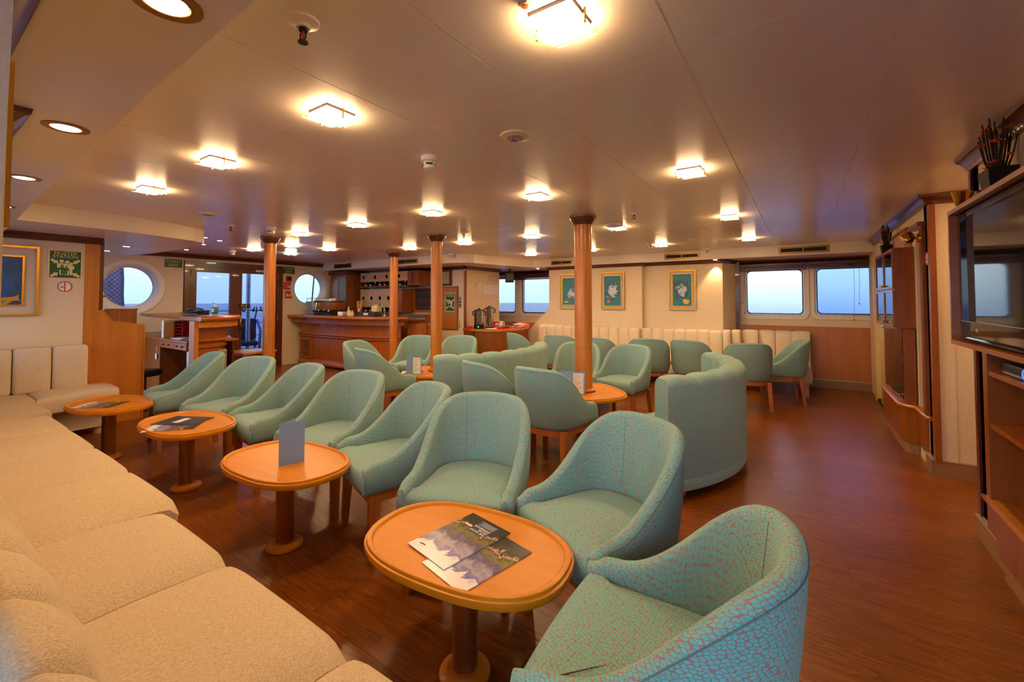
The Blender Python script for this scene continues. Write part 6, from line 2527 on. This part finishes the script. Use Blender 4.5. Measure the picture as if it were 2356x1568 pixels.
t = thing('dvd_player', 'black disc player with glowing blue ring on the top shelf', 'player', (.88, 2.66, .968))
MB().rbox(-.13, .13, -.22, .22, 0, .052, .006, 2).build('case', 'black_plastic', t, angle=40)
MB().tube([(-.1315, -.02 + .018 * math.cos(a), .026 + .018 * math.sin(a)) for a in [2 * PI * k / 20 for k in range(20)]], .0032, 6, True).build('blue_ring', 'glow_blue', t)
B(-.133, -.13, .0, .21, .006, .016).build('trim_bar', 'steel', t)
t = thing('card_box', 'small purple printed box on the middle media shelf', 'box', (.80, 2.47, .7225))
MB().rbox(-.05, .05, -.07, .07, 0, .06, .003, 2).build('carton', 'purple_box', t)
MB().lathe([(.016, 0), (.016, .0015)], 14, (0, .02, .0602)).build('printed_dot', 'yellow', t)
B(-.0512, -.05, -.04, .03, .015, .045).build('printed_panel', 'paper', t)
t = thing('cable_box', 'dark gadget box behind the purple printed box', 'box', (.92, 2.66, .7225))
MB().rbox(-.05, .05, -.06, .06, 0, .07, .004, 2).build('case', 'black_plastic', t)
B(-.0512, -.05, -.02, .02, .03, .05).build('front_label', 'manila', t)


def flower_vase(label, loc, s, seed):
    rnd = random.Random(seed)
    t = thing('flower_vase', label, 'vase', loc)
    MB().hexa([(-.045 * s, -.06 * s, 0), (.045 * s, -.06 * s, 0), (.045 * s, .06 * s, 0), (-.045 * s, .06 * s, 0)],
              [(-.06 * s, -.09 * s, .13 * s), (.06 * s, -.09 * s, .13 * s), (.06 * s, .09 * s, .13 * s), (-.06 * s, .09 * s, .13 * s)]).build('pot', 'vase_dark', t)
    for i in range(34):
        a = rnd.uniform(0, 2 * PI)
        r0 = rnd.uniform(0, .03) * s
        lean = rnd.uniform(.3, 1.0)
        h = rnd.uniform(.30, .42) * s
        x0, y0 = r0 * math.cos(a), r0 * math.sin(a) * 1.5
        MB().tube([(x0, y0, .10 * s), (x0 * 1.6 + .02 * s * lean * math.cos(a), y0 * 1.6 + .05 * s * lean * math.sin(a), h * .6), (x0 * 2 + .035 * s * lean * math.cos(a), y0 * 2 + .10 * s * lean * math.sin(a), h)], .0035 * s, 5).build('twig', 'twig', t)
    for i in range(12):
        a = rnd.uniform(0, 2 * PI)
        rr = rnd.uniform(.03, .075) * s
        z = rnd.choice([.16, .19, .27, .33, .35]) * s
        c = Vector((-abs(rr * math.cos(a)) * .8 if i % 3 else rr * math.cos(a), rr * math.sin(a) * 1.5, z))
        fl = None
        m = MB()
        for p in range(3):
            b = 2 * PI * p / 3 + rnd.uniform(0, 1)
            u = Vector((math.cos(b), math.sin(b), .35)).normalized() * .034 * s
            v = Vector((-math.sin(b), math.cos(b), 0)) * .016 * s
            q = [c, c + u * .5 + v, c + u, c + u * .5 - v]
            nn = Vector((0, 0, .002))
            m.hexa([tuple(k) for k in q], [tuple(k + nn) for k in q])
        m.build('blossom', 'petal', t)
    return t


flower_vase('dark vase of twigs and orange blossoms on top of the television frame', (.735, 2.80, 1.7815), .80, 5)
flower_vase('dark vase of twigs and orange blossoms on top of the glass cabinet', (.70, 5.62, 1.7615), .70, 9)

# ================================================================== OUTSIDE
sea = MB()
for i in range(24):
    a, b = 2 * PI * i / 24, 2 * PI * (i + 1) / 24
    sea.add([(0, 0, -7), (1500 * math.cos(a), 1500 * math.sin(a), -7), (1500 * math.cos(b), 1500 * math.sin(b), -7)], [(0, 1, 2)])
o = sea.build('sea', 'sea_water')
o['label'] = 'open blue sea with small waves outside the windows'
o['category'] = 'sea'
o['kind'] = 'stuff'
struct(B(-13.2, XL - .16, -1.5, 8.5, -.1, -.02).build('deck_floor', 'deck'))
t = thing('deck_rail', 'white ship rail along the open deck outside the glass door', 'railing', (-13.0, 3.5, -.02))
for z in (.35, .70, 1.05):
    MB().cyl((0, -4.5, z), (0, 4.5, z), .018 if z < 1 else .025, n=8).build('rail_bar', 'alu', t)
for i in range(7):
    MB().cyl((0, -4.4 + i * 1.46, 0), (0, -4.4 + i * 1.46, 1.05), .02, n=8).build('rail_post', 'alu', t)
t = thing('rope_coil', 'dark rope coiled over the deck rail', 'rope', (-12.96, 6.0, .55))
MB().tube([(.04 * math.sin(k * .7), -.45 + k * .035 + .05 * math.cos(k * 2.2), .5 + .07 * math.sin(k * 2.2)) for k in range(26)], .02, 6).build('coil', 'rope', t)
MB().tube([(.02, .05, .45), (.03, 0, .2), (.02, -.02, -.1)], .018, 6).build('tail', 'rope', t)
t = thing('deck_chair', 'dark wicker deck armchair seen through the glass door', 'chair', (-10.6, 4.65, -.02), R(70))
MB().rbox(-.3, .3, -.28, .28, .30, .40, .04, 3).build('seat', 'wicker_dark', t)
MB().rbox(-.3, .3, .22, .30, .40, .90, .05, 3).build('backrest', 'wicker_dark', t)
for s in (-1, 1):
    MB().tube([(s * .32, .26, .86), (s * .34, .1, .74), (s * .34, -.24, .66), (s * .33, -.29, .5), (s * .31, -.28, 0)], .03, 8).build('arm', 'wicker_frame', t, smooth=True)
    MB().cyl((s * .28, .25, 0), (s * .28, .25, .4), .025, n=8).build('leg', 'wicker_frame', t)
t = thing('deck_table', 'white round deck table outside behind the wicker chair', 'table', (-11.6, 4.55, -.02))
MB().lathe([(.35, .68), (.36, .70), (.35, .72)], 24).build('table_top', 'white_plastic', t)
MB().cyl((0, 0, .02), (0, 0, .68), .03).build('stem', 'alu', t)
MB().lathe([(.22, 0), (.22, .02)], 20).build('base', 'alu', t)
t = thing('deck_post', 'pale awning post standing on the deck outside the right door leaf', 'post', (-10.4, 4.68, -.02))
MB().cyl((0, 0, 0), (0, 0, 2.6), .045, n=12).build('shaft', 'alu', t)
MB().lathe([(.09, 0), (.09, .015)], 14).build('foot_plate', 'alu', t)
t = thing('rattan_blind', 'woven rattan wind screen hanging outside the larger porthole', 'screen', (-10.2, 1.75, 0))
m = MB()
ed = [.0, .01, .02, .02, .035, .06, .07]
L = []
for k, e in enumerate(ed):
    L.append((.68 + e * 1.2, 2.2 - 1.6 * k / 6))
poly = [(-1.2, .6), (-1.2, 2.2)] + L
vs = []
m.plate(poly[::-1], -.01, .01)
m.v = [(-y, x, z) for x, y, z in m.v]
m.build('woven_panel', 'rattan_screen', t)
MB().tube([(.0, y, z) for y, z in L], .028, 6).build('screen_edge', 'wicker_frame', t)
MB().cyl((0, -1.2, 2.2), (0, .7, 2.2), .03, n=8).build('top_bar', 'wicker_frame', t)
MB().cyl((0, -1.15, -.02), (0, -1.15, 2.2), .03, n=8).build('screen_post', 'wicker_frame', t)
t = thing('awning_strap', 'dark slanted awning strut outside the bar porthole', 'strut', (-9.6, 5.75, -.02))
MB().cyl((0, -.12, 0), (0, .06, 2.4), .014, n=8).build('strap', 'rope', t)
MB().lathe([(.06, 0), (.06, .012)], 12, (0, -.12, 0)).build('foot_plate', 'alu', t)
